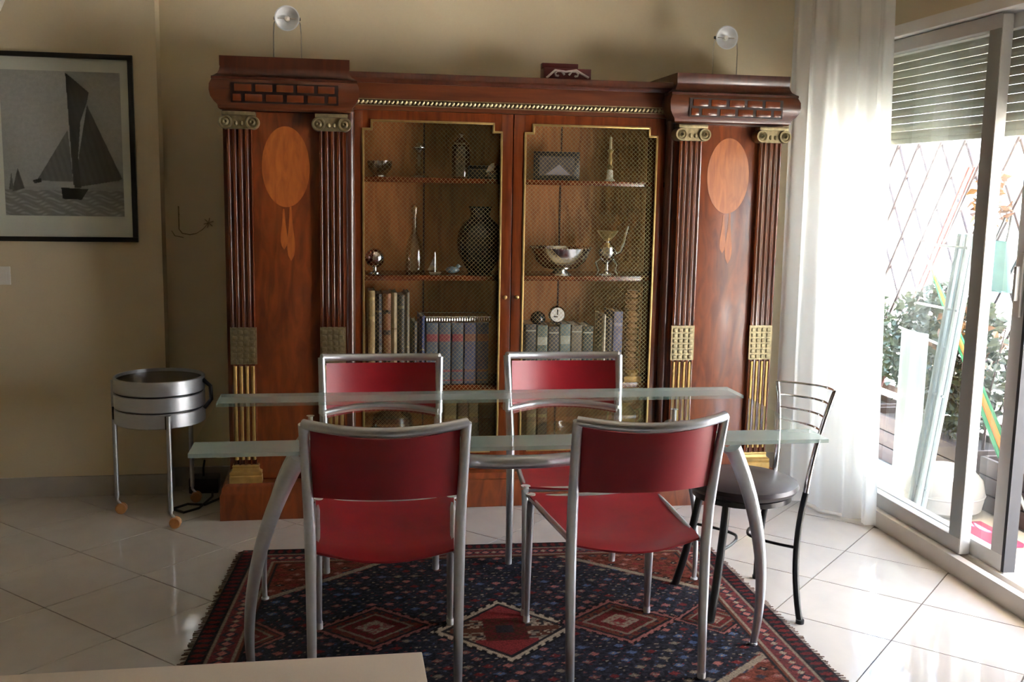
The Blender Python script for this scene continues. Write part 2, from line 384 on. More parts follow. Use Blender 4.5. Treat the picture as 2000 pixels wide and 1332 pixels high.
# sheer curtain gathered in the corner
def curtain_pt(u, v):
    z = 0.012+v*2.62; k = 1-v
    ax, ay = 1.362-0.025*v, 0.10; bx, by = 1.52+0.085*k, -0.47
    x = ax+(bx-ax)*u; y = ay+(by-ay)*u
    dx, dy = (bx-ax), (by-ay); L = math.hypot(dx, dy); nx, ny = dy/L, -dx/L
    amp = (0.026+0.016*math.sin(5*u+2))*(0.75+0.5*k)*min(1, 8*u+0.2, 8*(1-u)+0.2)
    ph = u*2*PI*4.5+0.8*math.sin(u*7)+0.35*math.sin(3*v+u*7)
    w = amp*math.sin(ph)+0.3*amp*math.sin(2.3*ph+1)
    return (x+nx*w, y+ny*w, z)
tag(MB().grid(220, 26, curtain_pt).build('sheer_curtain', M['sheer']), 'sheer white floor-length curtain gathered in the corner beside the bookcase', 'curtain')

# ------------------------------------------------------------------ bookcase
bc = thing('bookcase', 'large mahogany breakfront bookcase with fluted pilasters and brass wire mesh doors', 'bookcase')
YC = 0.083
for s in (-1, 1):
    xo, xi = s*1.285, s*0.745
    a, b = min(xo, xi), max(xo, xi)
    MB().box(a, b, 0.045, 0.45, 0.165, 1.83).build('pavilion_body', M['wood'], bc)
    MB().sweep([(a, 0.45), (a, 0.0), (b, 0.0), (b, 0.45)], [(0.012,0.0),(0.040,0.0),(0.040,0.115),(0.034,0.125),(0.030,0.150),(0.016,0.166),(-0.05,0.166)]).box(a+0.01, b-0.01, 0.01, 0.449, 0.001, 0.165).build('plinth', M['wood_panel'], bc)
    fr = MB().sweep([(a, 0.45), (a, 0.0), (b, 0.0), (b, 0.45)], [(-0.05,1.815),(0.004,1.815),(0.012,1.822),(0.014,1.836),(0.028,1.850),(0.040,1.868),(0.045,1.892),(0.044,1.918),(0.034,1.940),(-0.05,1.942)]).build('frieze_block', M['wood_h'], bc)
    MB().box(a+0.045, b-0.045, -0.049, -0.040, 1.842, 1.926).build('fret_panel', M['fret_dark'], fr)
    tl = MB().box(-0.036, 0.036, -0.006, 0.0, -0.0155, 0.0155, 0.003)
    t0 = None
    for row, n in ((0, 5), (1, 4)):
        for k in range(n):
            x = (a+b)/2+(k-(n-1)/2)*0.087; z = 1.905-row*0.041
            if t0 is None: t0 = tl.build('fret_tile', M['wood'], fr); t0.location = (x, -0.048, z)
            else: inst(t0, fr, (x, -0.048, z))
    for sg in (-1, 1):
        t1 = MB().box(-0.018, 0.018, -0.006, 0.0, -0.0155, 0.0155, 0.003).build('fret_tile', M['wood'], fr); t1.location = ((a+b)/2+sg*0.199, -0.048, 1.864)
    MB().sweep([(a, 0.45), (a, 0.0), (b, 0.0), (b, 0.45)], [(-0.05,1.941),(0.036,1.941),(0.036,1.951),(0.026,1.956),(0.012,1.966),(0.005,1.980),(0.002,1.996),(0.004,2.000),(0.004,2.040),(-0.27,2.040)]).build('cornice', M['wood_dark'], bc)
    # door between the pilasters, with oval inlay
    pc = s*1.0185
    pd = MB().box(pc-0.150, pc+0.150, 0.030, 0.046, 0.175, 1.81, 0.002).build('side_door', M['wood_panel'], bc)
    ov = [(pc+0.103*math.cos(t), 1.578+0.175*math.sin(t)) for t in [2*PI*k/48 for k in range(48)]]
    MB().prism(ov, 0.0284, 0.0302, 'y').build('oval_inlay', M['inlay'], pd)
    for ox, zt_, zb_, w_ in ((-0.012, 1.395, 1.215, 0.012), (0.018, 1.405, 1.165, 0.014)):
        dp = [(pc+ox+w_*0.25, zt_)]+[(pc+ox+w_*(0.35+0.9*math.sin(PI*t**2.2)), zt_+(zb_-zt_)*t) for t in [k/10 for k in range(1, 10)]]+[(pc+ox, zb_)]
        dp += [(pc+ox-w_*(0.35+0.9*math.sin(PI*t**2.2)), zt_+(zb_-zt_)*t) for t in [k/10 for k in range(9, 0, -1)]]+[(pc+ox-w_*0.25, zt_)]
        MB().prism(dp, 0.0286, 0.0302, 'y').build('drop_inlay', M['inlay'], pd)
    # pilasters
    for px in (s*1.2115, s*0.8200):
        W = 0.054
        shp = [(px-W, 0.045), (px-W, 0.002)]
        for g in range(4):
            c = px+(g-1.5)*0.0255
            for q in range(7):
                t = PI*q/6; shp.append((c-0.0098*math.cos(t), 0.0+0.0105*math.sin(t)))
        shp += [(px+W, 0.002), (px+W, 0.045)]
        pl = MB().prism(shp, 0.872, 1.735, 'z').prism(shp, 0.235, 0.706, 'z').box(px-W, px+W, 0.006, 0.045, 0.706, 0.872).build('pilaster', M['polish'], bc)
        rd = MB()
        for g in range(4): rd.tube([(px+(g-1.5)*0.0255, 0.004, 0.27), (px+(g-1.5)*0.0255, 0.004, 0.698)], 0.0078, 8)
        rd.build('gilt_reeding', M['gilt'], pl)
        fb = MB().box(px-W-0.003, px+W+0.003, 0.001, 0.01, 0.706, 0.872)
        for g in range(4):
            for r in range(6): fb.box(px+(g-1.5)*0.0255-0.009, px+(g-1.5)*0.0255+0.009, -0.006, 0.002, 0.713+r*0.0258, 0.713+r*0.0258+0.018, 0.003)
        fb.build('lattice_block', M['bronze'], pl, kind='stuff')
        cp = MB().box(px-0.070, px+0.070, -0.030, 0.045, 1.792, 1.808, 0.003).box(px-0.060, px+0.060, -0.020, 0.045, 1.735, 1.792)
        for sg in (-1, 1):
            cp.lathe([(0.0,0.0),(0.004,0.032),(0.008,0.036),(0.012,0.030),(0.017,0.028),(0.022,0.034),(0.028,0.034),(0.030,0.026),(0.030,-0.035)], (px+sg*0.056, -0.0, 1.763), 18, ax='y')
        for g in range(4): cp.lathe([(0.0,-0.011),(0.007,-0.006),(0.0085,0.0),(0.006,0.008),(0.0,0.011)], (px+(g-1.5)*0.0235, -0.021, 1.758), 8)
        cp.build('capital', M['bronze'], pl)
        MB().sweep([(px-W, 0.045), (px-W, 0.0), (px+W, 0.0), (px+W, 0.045)], [(-0.03,0.166),(0.018,0.166),(0.018,0.196),(0.014,0.200),(0.017,0.206),(0.017,0.216),(0.006,0.222),(0.003,0.235),(0.006,0.240),(0.003,0.246),(-0.03,0.250)]).build('base_moulding', M['gilt'], pl)
    # rounded corner post between wing and centre
    MB().lathe([(0.022,0.17),(0.022,1.825)], (s*0.742, 0.060, 0), 16).build('corner_post', M['wood_dark'], bc)
# centre carcass
MB().box(-0.745, 0.745, 0.43, 0.45, 0.166, 1.97).build('back_panel', M['inner'], bc)
for x in (-0.38, 0.0, 0.30): MB().box(x-0.004, x+0.004, 0.426, 0.431, 0.2, 1.85).build('back_batten', M['wood_dark'], bc)
MB().box(-0.745, 0.745, YC+0.03, 0.43, 0.166, 0.21).build('bottom_board', M['wood'], bc)
MB().box(-0.70, 0.70, YC-0.03, 0.449, 0.001, 0.165).box(-0.70, 0.70, YC-0.045, YC-0.028, 0.001, 0.135, 0.004).build('plinth', M['wood_panel'], bc)
MB().box(-0.745, 0.745, YC, 0.43, 1.84, 1.972).build('centre_frieze', M['wood_h'], bc)
MB().sweep([(-0.742, YC), (0.742, YC)], [(-0.03,1.955),(0.012,1.955),(0.020,1.968),(0.034,1.974),(0.034,1.990),(0.028,2.000),(-0.365,2.000),(-0.365,1.96)]).build('cornice', M['wood_dark'], bc)
rope = MB(); n = 74
for k in range(n):
    x = -0.705+1.41*k/(n-1)
    rope.lathe([(0.0,-0.011),(0.006,-0.009),(0.009,0.0),(0.006,0.009),(0.0,0.011)], M=Matrix.Translation((x, YC-0.004, 1.873)) @ Matrix.Rotation(0.75, 4, 'Y'), seg=8)
rope.box(-0.72, 0.72, YC-0.006, YC+0.002, 1.884, 1.888).box(-0.72, 0.72, YC-0.006, YC+0.002, 1.858, 1.861)
rope.build('rope_moulding', M['bronze'], bc, kind='stuff')
SH = {1: 1.545, 2: 1.095, 3: 0.575}
for z in SH.values(): MB().box(-0.738, 0.738, 0.135, 0.43, z-0.024, z, 0.003).build('shelf', M['wood'], bc)
MB().box(-0.012, 0.012, 0.125, 0.43, 0.21, 1.84).build('divider', M['wood'], bc)
# wire mesh doors
for s in (-1, 1):
    xa, xb = (-0.722, -0.002) if s < 0 else (0.002, 0.722)
    ga, gb = (-0.682, -0.055) if s < 0 else (0.055, 0.682)
    z0, z1, g0, g1 = 0.212, 1.838, 0.262, 1.792
    d = bpy.data.objects.new('mesh_door', None); C.objects.link(d); d.parent = bc
    MB().box(xa, ga, YC, YC+0.026, z0, z1, 0.002).box(gb, xb, YC, YC+0.026, z0, z1, 0.002).box(ga, gb, YC+0.001, YC+0.025, z0, g0).box(ga, gb, YC+0.001, YC+0.025, g1, z1).build('door_frame', M['wood'], d)
    q = 0.038
    for cx, sx in ((ga, 1), (gb, -1)):
        for cz, sz in ((g1, -1), (g0, 1)): MB().box(cx, cx+sx*q, YC+0.003, YC+0.024, cz, cz+sz*q).build('notched_corner', M['wood'], d)
    path = []
    for cx, sx, cz, sz, fl in ((ga,1,g0,1,0), (gb,-1,g0,1,1), (gb,-1,g1,-1,0), (ga,1,g1,-1,1)):
        p = [(cx, cz+sz*q), (cx+sx*q, cz+sz*q), (cx+sx*q, cz)]
        path += p[::-1] if fl else p
    gm = MB()
    for k in range(len(path)):
        (x0, zz0), (x1, zz1) = path[k], path[(k+1) % len(path)]
        if abs(x0-x1) < 1e-6: gm.box(x0-0.0052, x0+0.0052, YC-0.006, YC+0.004, min(zz0,zz1)-0.0052, max(zz0,zz1)+0.0052, 0.0025)
        else: gm.box(min(x0,x1)-0.0052, max(x0,x1)+0.0052, YC-0.006, YC+0.004, zz0-0.0052, zz0+0.0052, 0.0025)
    gm.build('gold_moulding', M['gold'], d)
    wm = MB(); st = 0.0205; hw = 0.0008
    for dirn in (-1, 1):
        k = -200
        for k in range(-200, 200):
            c = k*st            # z - dirn*x = c
            pts = []
            zs = sorted([dirn*(ga)+c, dirn*(gb)+c]); lo = max(g0, zs[0]); hi = min(g1, zs[1])
            if hi-lo < 0.01: continue
            xl, xh = (lo-c)/dirn, (hi-c)/dirn; y = YC+0.012+0.0008*dirn
            wm.tube([(xl, y, lo), (xh, y, hi)], hw, 4, cap=False)
    wm.build('wire_mesh', M['mesh'], d, kind='stuff')
    MB().lathe([(0.0,0.026),(0.008,0.022),(0.0095,0.015),(0.005,0.008),(0.004,0.0),(0.009,-0.001)], (s*0.028, YC, 1.0), 14, ax='y').build('knob', M['gold'], d)

# ------------------------------------------------------------------ things in and on the bookcase
def book(x0, w, h, dep, shelf, col, label, bands=(), band_col=None, group=None, lean=0.0, y0=0.165, cat='book'):
    t = thing('book', label, cat, (x0+w/2, y0, SH[shelf]), 0, group); t.rotation_euler = (0, lean, 0)
    m = pmat('cloth_binding', col, 0.55, var=0.3, scale=40)
    b = MB()
    sp = [(-w/2, dep), (-w/2, 0.006), (-w/2+0.004, 0.001), (0, -0.003), (w/2-0.004, 0.001), (w/2, 0.006), (w/2, dep), (w/2-0.003, dep), (w/2-0.003, 0.008), (-w/2+0.003, 0.008), (-w/2+0.003, dep)]
    b.prism(sp, 0, h, 'z').build('cover', m, t)
    MB().box(-w/2+0.003, w/2-0.003, 0.008, dep-0.006, 0.004, h-0.005).build('pages', M['mat_board'], t)
    if bands:
        gm_ = pmat('spine_gilding', band_col, 0.45, var=0.3, scale=60)
        for z0, z1 in bands: MB().prism([(-w/2+0.002, 0.0035), (-w/2+0.005, -0.0005), (0, -0.0042), (w/2-0.005, -0.0005), (w/2-0.002, 0.0035)], z0*h, z1*h, 'z').build('spine_band', gm_, t)
    return t
gL = 'books on the left lower shelf'; gR = 'books on the right lower shelf'
book(-0.682+0.022, 0.034, 0.445, 0.20, 3, (0.40,0.28,0.11), 'tall tan leather book, leftmost on the lower shelf', ((0.1,0.13),(0.3,0.33),(0.7,0.73),(0.9,0.93)), (0.55,0.40,0.15), gL)
book(-0.622, 0.028, 0.430, 0.20, 3, (0.025,0.022,0.020), 'tall black book beside the leftmost tan leather one', ((0.8,0.82),), (0.4,0.3,0.12), gL)
book(-0.592, 0.040, 0.432, 0.21, 3, (0.24,0.09,0.025), 'tall chestnut leather book with black spine labels', ((0.25,0.29),(0.55,0.60),(0.78,0.82)), (0.04,0.03,0.02), gL)
book(-0.550, 0.026, 0.436, 0.20, 3, (0.50,0.40,0.22), 'tall slim cream vellum book beside the chestnut one', ((0.2,0.22),(0.6,0.62)), (0.25,0.16,0.06), gL)
book(-0.520, 0.032, 0.425, 0.19, 3, (0.06,0.055,0.04), 'tall dark olive book between cream and thin grey ones', ((0.85,0.88),), (0.3,0.26,0.14), gL)
book(-0.486, 0.020, 0.438, 0.18, 3, (0.20,0.18,0.13), 'tall thin grey-brown book right of the dark olive one', ((0.4,0.42),), (0.4,0.34,0.2), gL)
book(-0.452, 0.022, 0.30, 0.18, 3, (0.05,0.05,0.05), 'short black booklet leaning in front of the back panel', (), None, gL)
book(-0.416, 0.022, 0.325, 0.19, 3, (0.035,0.06,0.16), 'slim royal blue book beside the blue-grey set', ((0.5,0.52),), (0.4,0.36,0.2), gL)
blues = ['first', 'second', 'third', 'fourth', 'fifth']
for k, nm in enumerate(blues):
    col = (0.10,0.13,0.16) if k < 3 else (0.10,0.12,0.20)
    book(-0.388+k*0.0605, 0.057, 0.292, 0.20, 3, col, f'thick blue-grey cloth volume, {nm} from the left in its set', ((0.70,0.82),(0.20,0.235),(0.05,0.07)), (0.30,0.05,0.06) if k < 3 else (0.28,0.12,0.08), gL)
greens = [('dark grey', (0.07,0.075,0.07)), ('grey-green', (0.13,0.17,0.14)), ('charcoal', (0.06,0.06,0.06)), ('pale grey-green', (0.17,0.22,0.20)), ('taupe', (0.17,0.15,0.11)), ('blackish green', (0.04,0.06,0.05))]
for k, (nm, col) in enumerate(greens):
    book(0.088+k*0.0565, 0.054, 0.285-0.006*(k % 3), 0.20, 3, col, f'{nm} cloth-bound book in the right lower shelf row', ((0.66,0.80),) if k in (1, 3) else ((0.88,0.90),(0.15,0.17)), (0.45,0.46,0.36), gR)
book(0.470, 0.016, 0.33, 0.16, 3, (0.62,0.58,0.46), 'very slim ivory book standing taller than the green row', (), None, gR)
book(0.490, 0.028, 0.315, 0.18, 3, (0.05,0.045,0.05), 'dark book between slim ivory and violet ones', (), None, gR)
book(0.522, 0.048, 0.345, 0.18, 3, (0.17,0.17,0.26), 'violet-blue book beside the turned wooden column', ((0.8,0.84),), (0.3,0.3,0.36), gR)
# silver tray lying on the blue set
t = thing('serving_tray', 'silver tray with beaded gallery rim lying on the blue-grey books', 'tray', (-0.235, 0.265, SH[3]+0.292))
MB().box(-0.155, 0.155, -0.095, 0.095, 0.001, 0.006, 0.002).build('plate', M['silver'], t)
g = MB()
for k in range(26): g.lathe([(0.0,-0.010),(0.005,-0.005),(0.0055,0.004),(0.0,0.011)], (-0.15+0.012*k, -0.092, 0.016), 8)
g.tube([(-0.155,-0.093,0.028),(0.155,-0.093,0.028),(0.155,0.093,0.028),(-0.155,0.093,0.028)], 0.004, 8, closed=True).build('gallery_rim', M['silver'], t, kind='stuff')
# turned wooden column
t = thing('turned_column', 'spiral-turned wooden column standing on the lower right shelf', 'ornament', (0.622, 0.185, SH[3]))
MB().box(-0.045, 0.045, -0.045, 0.045, 0.0, 0.03, 0.004).lathe([(0.04,0.03),(0.042,0.045),(0.03,0.06)], seg=20).build('foot', M['gilt'], t)
pr = []
for k in range(13):
    z = 0.06+k*0.029
    pr += [(0.026, z), (0.035, z+0.006), (0.037, z+0.0145), (0.035, z+0.022), (0.026, z+0.029)]
MB().lathe(pr+[(0.030,0.440),(0.030,0.447),(0.0,0.450)], seg=20).build('shaft', pmat('turned_oak', (0.36,0.17,0.06), 0.4, var=0.3, scale=20), t)
# desk clock on the right book row
t = thing('desk_clock', 'small round white-faced clock lying on top of the green books', 'clock', (0.248, 0.20, SH[3]+0.282))
MB().lathe([(0.0,0.012),(0.036,0.012),(0.040,0.008),(0.042,0.0),(0.040,-0.02),(0.0,-0.025)], (0,0,0.046), 24, ax='y').build('case', M['silver'], t)
MB().lathe([(0.0,0.0145),(0.034,0.0145),(0.034,0.0115)], (0,0,0.046), 24, ax='y').build('dial', M['plastic_w'], t)
MB().box(-0.003, 0.003, -0.0165, -0.0145, 0.046, 0.072).box(-0.018, 0.002, -0.0165, -0.0145, 0.034, 0.040).build('hands', M['black'], t)
MB().box(-0.022, 0.022, -0.012, 0.02, 0.0, 0.008, 0.002).build('foot', M['black'], t)
t = thing('paperweight', 'small dark glass paperweight with a glint beside the desk clock', 'paperweight', (0.155, 0.20, SH[3]+0.281))
MB().lathe([(0.018,0.0),(0.034,0.012),(0.038,0.03),(0.030,0.05),(0.012,0.062),(0.0,0.064)], seg=20).build('dome', pmat('dark_glass', (0.03,0.035,0.03), 0.08), t)
MB().lathe([(0.024,0.0),(0.024,0.004),(0.0,0.004)], seg=20).build('base_felt', M['rubber'], t)
# middle shelf
zz = SH[2]
t = thing('silver_globe', 'polished silver ball on a short stand, left end of the middle shelf', 'ornament', (-0.625, 0.24, zz))
MB().lathe([(0.026,0.0),(0.026,0.006),(0.010,0.014),(0.010,0.030)], seg=20).build('stand', M['silver'], t)
MB().lathe([(0.046*math.sin(PI*k/16), 0.074-0.046*math.cos(PI*k/16)) for k in range(17)], seg=28).build('ball', M['chrome'], t)
t = thing('tall_decanter', 'tall clear glass bottle with long neck on the middle shelf', 'bottle', (-0.435, 0.30, zz))
MB().lathe([(0.038,0.0),(0.046,0.01),(0.046,0.10),(0.036,0.15),(0.014,0.19),(0.011,0.25),(0.016,0.262)], seg=24).build('body', M['crystal'], t)
MB().lathe([(0.010,0.255),(0.008,0.270),(0.018,0.290),(0.016,0.312),(0.0,0.325)], seg=18).build('stopper', M['crystal'], t)
t = thing('silver_sailboat', 'tiny silver sailing boat ornament beside the big dark vase', 'ornament', (-0.345, 0.20, zz))
MB().prism([(-0.03,0.012),(0.03,0.012),(0.022,0.0),(-0.022,0.0)], -0.01, 0.01, 'y').build('hull', M['silver'], t)
MB().tube([(0,0,0.01),(0,0,0.105)], 0.002, 6).build('mast', M['silver'], t)
MB().prism([(0.003,0.018),(0.003,0.10),(0.010,0.018)], -0.001, 0.001, 'y').prism([(-0.003,0.018),(-0.003,0.085),(-0.036,0.018)], -0.001, 0.001, 'y').build('sails', M['silver'], t)
t = thing('glass_bird', 'small blue-grey glass bird on the middle shelf', 'ornament', (-0.262, 0.19, zz))
MB().lathe([(0.0,-0.035),(0.012,-0.025),(0.018,-0.005),(0.014,0.015),(0.006,0.03),(0.0,0.034)], (0,0,0.022), 16, ax='x').build('body', pmat('grey_glass', (0.16,0.22,0.24), 0.1), t)
MB().lathe([(0.0,-0.011),(0.010,-0.004),(0.010,0.004),(0.0,0.011)], (0.026,0,0.040), 12).tube([(0.034,0,0.040),(0.048,0,0.038)], [0.003,0.0006], 6).build('head', pmat('grey_glass_head', (0.18,0.24,0.26), 0.1), t)
t = thing('dark_vase', 'big bulbous blackish-green glazed vase on the middle shelf', 'vase', (-0.125, 0.255, zz))
MB().lathe([(0.055,0.0),(0.060,0.012),(0.075,0.04),(0.105,0.10),(0.112,0.15),(0.104,0.20),(0.082,0.24),(0.052,0.265),(0.046,0.285),(0.054,0.312),(0.046,0.312),(0.040,0.285)], seg=32).build('body', pmat('green_black_glaze', (0.006,0.016,0.013), 0.12, var=0.5, scale=9, coat=0.5), t)
MB().lathe([(0.046,0.312),(0.056,0.314),(0.056,0.320),(0.044,0.320)], seg=32).build('rim', pmat('vase_rim_glaze', (0.010,0.022,0.018), 0.2), t)
t = thing('silver_bowl', 'wide chased silver bowl on a foot, right middle shelf', 'bowl', (0.265, 0.225, zz))
MB().lathe([(0.064,0.0),(0.060,0.008),(0.036,0.016),(0.032,0.022),(0.082,0.034),(0.122,0.066),(0.142,0.108),(0.150,0.130),(0.145,0.130),(0.117,0.070),(0.075,0.042),(0.0,0.034)], seg=36).build('body', M['silver'], t)
r = MB()
for k in range(36): r.lathe([(0.0,-0.006),(0.006,0.0),(0.0,0.006)], (0.148*math.cos(2*PI*k/36), 0.148*math.sin(2*PI*k/36), 0.131), 6)
r.build('beaded_rim', M['silver'], t, kind='stuff')
t = thing('silver_ewer', 'silver ewer with gilt funnel mouth and upswept arm, right middle shelf', 'ewer', (0.495, 0.225, zz))
MB().lathe([(0.040,0.0),(0.038,0.006),(0.012,0.022),(0.010,0.05),(0.034,0.078),(0.046,0.105),(0.040,0.135),(0.016,0.155),(0.014,0.165)], seg=24).build('body', M['silver'], t)
MB().lathe([(0.014,0.163),(0.022,0.172),(0.048,0.205),(0.052,0.212),(0.046,0.212),(0.012,0.176)], seg=24).build('mouth', M['gold'], t)
MB().tube([(0.040,0,0.10),(0.066,0,0.112),(0.082,0,0.15),(0.092,0,0.20),(0.104,0,0.235)], [0.007,0.008,0.008,0.009,0.006], 8).build('arm', M['silver'], t)
MB().tube([(-0.03,0,0.08),(-0.055,0,0.06),(-0.04,0,0.02),(-0.05,0,0.002)], 0.006, 8).tube([(0.03,0,0.08),(0.05,0,0.05),(0.045,0,0.02),(0.055,0,0.002)], 0.006, 8).build('side_supports', M['silver'], t)
# top shelf
zz = SH[1]
t = thing('crystal_candlestick', 'cut crystal candlestick on the top shelf, left of the tall jar', 'candlestick', (-0.42, 0.24, zz))
MB().lathe([(0.050,0.0),(0.048,0.010),(0.020,0.020),(0.012,0.034),(0.020,0.05),(0.012,0.07),(0.018,0.09),(0.010,0.11),(0.022,0.130),(0.018,0.160)], seg=16).build('stem', M['crystal'], t)
MB().lathe([(0.022,0.130),(0.034,0.136),(0.034,0.140),(0.020,0.142)], seg=18).build('drip_pan', M['silver'], t)
t = thing('glass_dome', 'round crystal bowl at the far left of the top shelf', 'bowl', (-0.60, 0.25, zz))
MB().lathe([(0.030,0.0),(0.028,0.012),(0.055,0.04),(0.062,0.075),(0.058,0.075),(0.05,0.044),(0.0,0.02)], seg=24).build('body', M['crystal'], t)
MB().lathe([(0.032,0.0),(0.030,0.008)], seg=20).build('foot', M['silver'], t)
t = thing('lidded_jar', 'tall cut glass jar with lid on the top shelf', 'jar', (-0.222, 0.25, zz))
MB().lathe([(0.034,0.0),(0.046,0.008),(0.048,0.14),(0.042,0.155),(0.040,0.155),(0.043,0.012),(0.0,0.012)], seg=14).build('body', M['crystal'], t)
MB().lathe([(0.045,0.155),(0.045,0.163),(0.020,0.182),(0.012,0.190),(0.014,0.204),(0.0,0.212)], seg=20).build('lid', M['crystal'], t)
t = thing('dark_casket', 'low black casket between glass jar and silver shell', 'box', (-0.125, 0.27, zz))
MB().box(-0.055, 0.055, -0.04, 0.04, 0.0, 0.045, 0.004).build('body', M['black'], t)
MB().box(-0.057, 0.057, -0.042, 0.042, 0.046, 0.062, 0.006).build('lid', M['black'], t)
t = thing('silver_shell', 'small pale silver shell dish at the centre of the top shelf', 'ornament', (-0.072, 0.19, zz))
sh = MB(); sh.grid(17, 7, lambda u, v: ((0.008+0.030*v)*math.cos(PI*u)*(1+0.05*math.cos(u*PI*16)), 0.012-0.016*math.sin(PI*v*0.5)*math.sin(PI*u), 0.012+0.062*v*math.sin(PI*u)))
sh.build('shell', M['silver'], t)
MB().box(-0.024, 0.024, -0.012, 0.018, 0.0, 0.012, 0.003).build('foot', M['black'], t)
t = thing('framed_miniature', 'black framed miniature leaning at the left of the right top shelf', 'picture', (0.24, 0.25, zz))
MB().box(-0.112, 0.112, -0.008, 0.006, 0.0, 0.135, 0.004).build('frame', M['black'], t)
MB().box(-0.085, 0.085, -0.011, -0.008, 0.022, 0.112).build('picture', pmat('miniature_print', (0.10,0.09,0.09), 0.3, var=0.4, scale=30), t)
MB().prism([(-0.055,0.026),(0.065,0.026),(0.01,0.075)], -0.0125, -0.0112, 'y').build('pale_triangle', pmat('pale_print', (0.34,0.32,0.36), 0.35, var=0.2, scale=40), t)
MB().tube([(0.0,0.004,0.11),(0.0,0.07,0.002)], 0.004, 6).build('strut', M['black'], t)
t = thing('gilt_candlestick', 'slender gilt candlestick with white foot on the right top shelf', 'candlestick', (0.496, 0.22, zz))
MB().lathe([(0.026,0.0),(0.024,0.006),(0.016,0.012),(0.014,0.050),(0.008,0.056)], seg=18).build('foot', M['plastic_w'], t)
MB().lathe([(0.008,0.055),(0.014,0.066),(0.007,0.078),(0.012,0.10),(0.006,0.12),(0.010,0.135),(0.016,0.146),(0.010,0.152)], seg=16).build('stem', M['gold'], t)
MB().lathe([(0.007,0.150),(0.006,0.205),(0.0,0.212)], seg=12).build('candle', pmat('ivory_wax', (0.55,0.46,0.28), 0.5), t)
# bottom cupboard space, seen through the table
t = thing('ginger_jar', 'dark brown ginger jar on the bottom shelf behind the table', 'jar', (-0.54, 0.25, 0.21))
MB().lathe([(0.05,0.0),(0.085,0.05),(0.105,0.13),(0.09,0.20),(0.05,0.225),(0.05,0.235)], seg=26).build('body', pmat('brown_glaze', (0.05,0.03,0.02), 0.2, var=0.4, scale=12), t)
MB().lathe([(0.058,0.235),(0.058,0.25),(0.03,0.265),(0.012,0.270),(0.012,0.285),(0.0,0.29)], seg=22).build('lid', M['gold'], t)
for k, (x, w, h, col, nm) in enumerate(((-0.30,0.06,0.28,(0.20,0.14,0.06),'tan'), (-0.235,0.05,0.27,(0.12,0.05,0.03),'russet'), (-0.18,0.05,0.29,(0.22,0.17,0.09),'buff'), (0.10,0.05,0.28,(0.17,0.13,0.06),'olive'), (0.155,0.05,0.275,(0.10,0.06,0.03),'umber'))):
    b_ = book(x, w, h, 0.2, 3, col, f'{nm} leather book on the bottom shelf seen through the glass table', ((0.7,0.76),(0.2,0.22)), (0.36,0.26,0.1), 'books on the bottom shelf'); b_.location.z = 0.21
t = thing('brass_urn', 'small brass urn at the right of the bottom shelf', 'urn', (0.60, 0.20, 0.21))
MB().lathe([(0.045,0.0),(0.04,0.02),(0.014,0.05),(0.020,0.07),(0.055,0.14),(0.06,0.20),(0.03,0.24),(0.045,0.26),(0.038,0.26)], seg=24).build('body', M['gold'], t)
for s in (-1, 1): MB().tube([(s*0.05,0,0.21),(s*0.08,0,0.22),(s*0.085,0,0.17),(s*0.056,0,0.14)], 0.005, 8).build('handle', M['gold'], t)
# on top of the bookcase
tp = thing('carved_box', 'small red box with a white scrollwork relief on top of the bookcase', 'box', (0.262, 0.20, 2.0))
MB().box(-0.112, 0.112, -0.045, 0.045, 0.0, 0.058, 0.003).box(-0.112, 0.06, 0.0, 0.045, 0.058, 0.085, 0.003).build('body', pmat('oxblood_lacquer', (0.10,0.012,0.012), 0.35, var=0.3, scale=30), tp)
sw = MB()
for cx, sg in ((-0.045, 1), (0.035, -1)):
    sw.tube([(cx+sg*(0.030-0.0045*k)*math.cos(0.9*k), -0.047, 0.028+(0.024-0.0036*k)*math.sin(0.9*k)) for k in range(7)], 0.005, 8)
sw.tube([(-0.10,-0.047,0.012),(-0.06,-0.047,0.048),(-0.01,-0.047,0.042),(0.04,-0.047,0.05),(0.10,-0.047,0.018)], 0.0055, 8)
sw.build('scrollwork', pmat('ivory_relief', (0.52,0.45,0.42), 0.5, var=0.2, scale=30), tp)
def spot(x, lab):
    t = thing('halogen_lamp', lab, 'lamp', (x, 0.15, 2.04), 0, 'halogen lamps on the bookcase')
    MB().box(-0.075, 0.075, -0.05, 0.05, 0.0, 0.012, 0.003).build('base', M['alu'], t)
    for s in (-1, 1): MB().tube([(s*0.060,0,0.010),(s*0.060,0,0.12),(s*0.056,0,0.165),(s*0.044,0.0,0.185)], 0.0028, 8).build('rod', M['chrome'], t)
    MB().tube([(-0.047,0,0.185),(0.047,0,0.185)], 0.003, 8).build('axle', M['chrome'], t)
    h = MB().lathe([(0.018,-0.045),(0.032,-0.03),(0.047,-0.006),(0.053,0.010),(0.055,0.016),(0.050,0.016),(0.040,0.0),(0.020,-0.014),(0.0,-0.018)], (0,0,0.185), 28, ax='y').build('reflector', M['satin'], t)
    MB().lathe([(0.0,0.012),(0.010,0.008),(0.012,0.0),(0.012,-0.016)], (0,0,0.185), 16, ax='y').build('bulb', M['plastic_w'], h)
    for s in (-1, 1): MB().lathe([(0.0,-0.006),(0.007,-0.006),(0.007,0.006),(0.0,0.006)], (s*0.052,0,0.185), 12, ax='x').build('pivot', M['black'], t)
spot(-1.010, 'silver halogen reflector lamp on twin rods above the left wing of the bookcase')
spot(1.022, 'silver halogen reflector lamp on twin rods above the right wing of the bookcase')

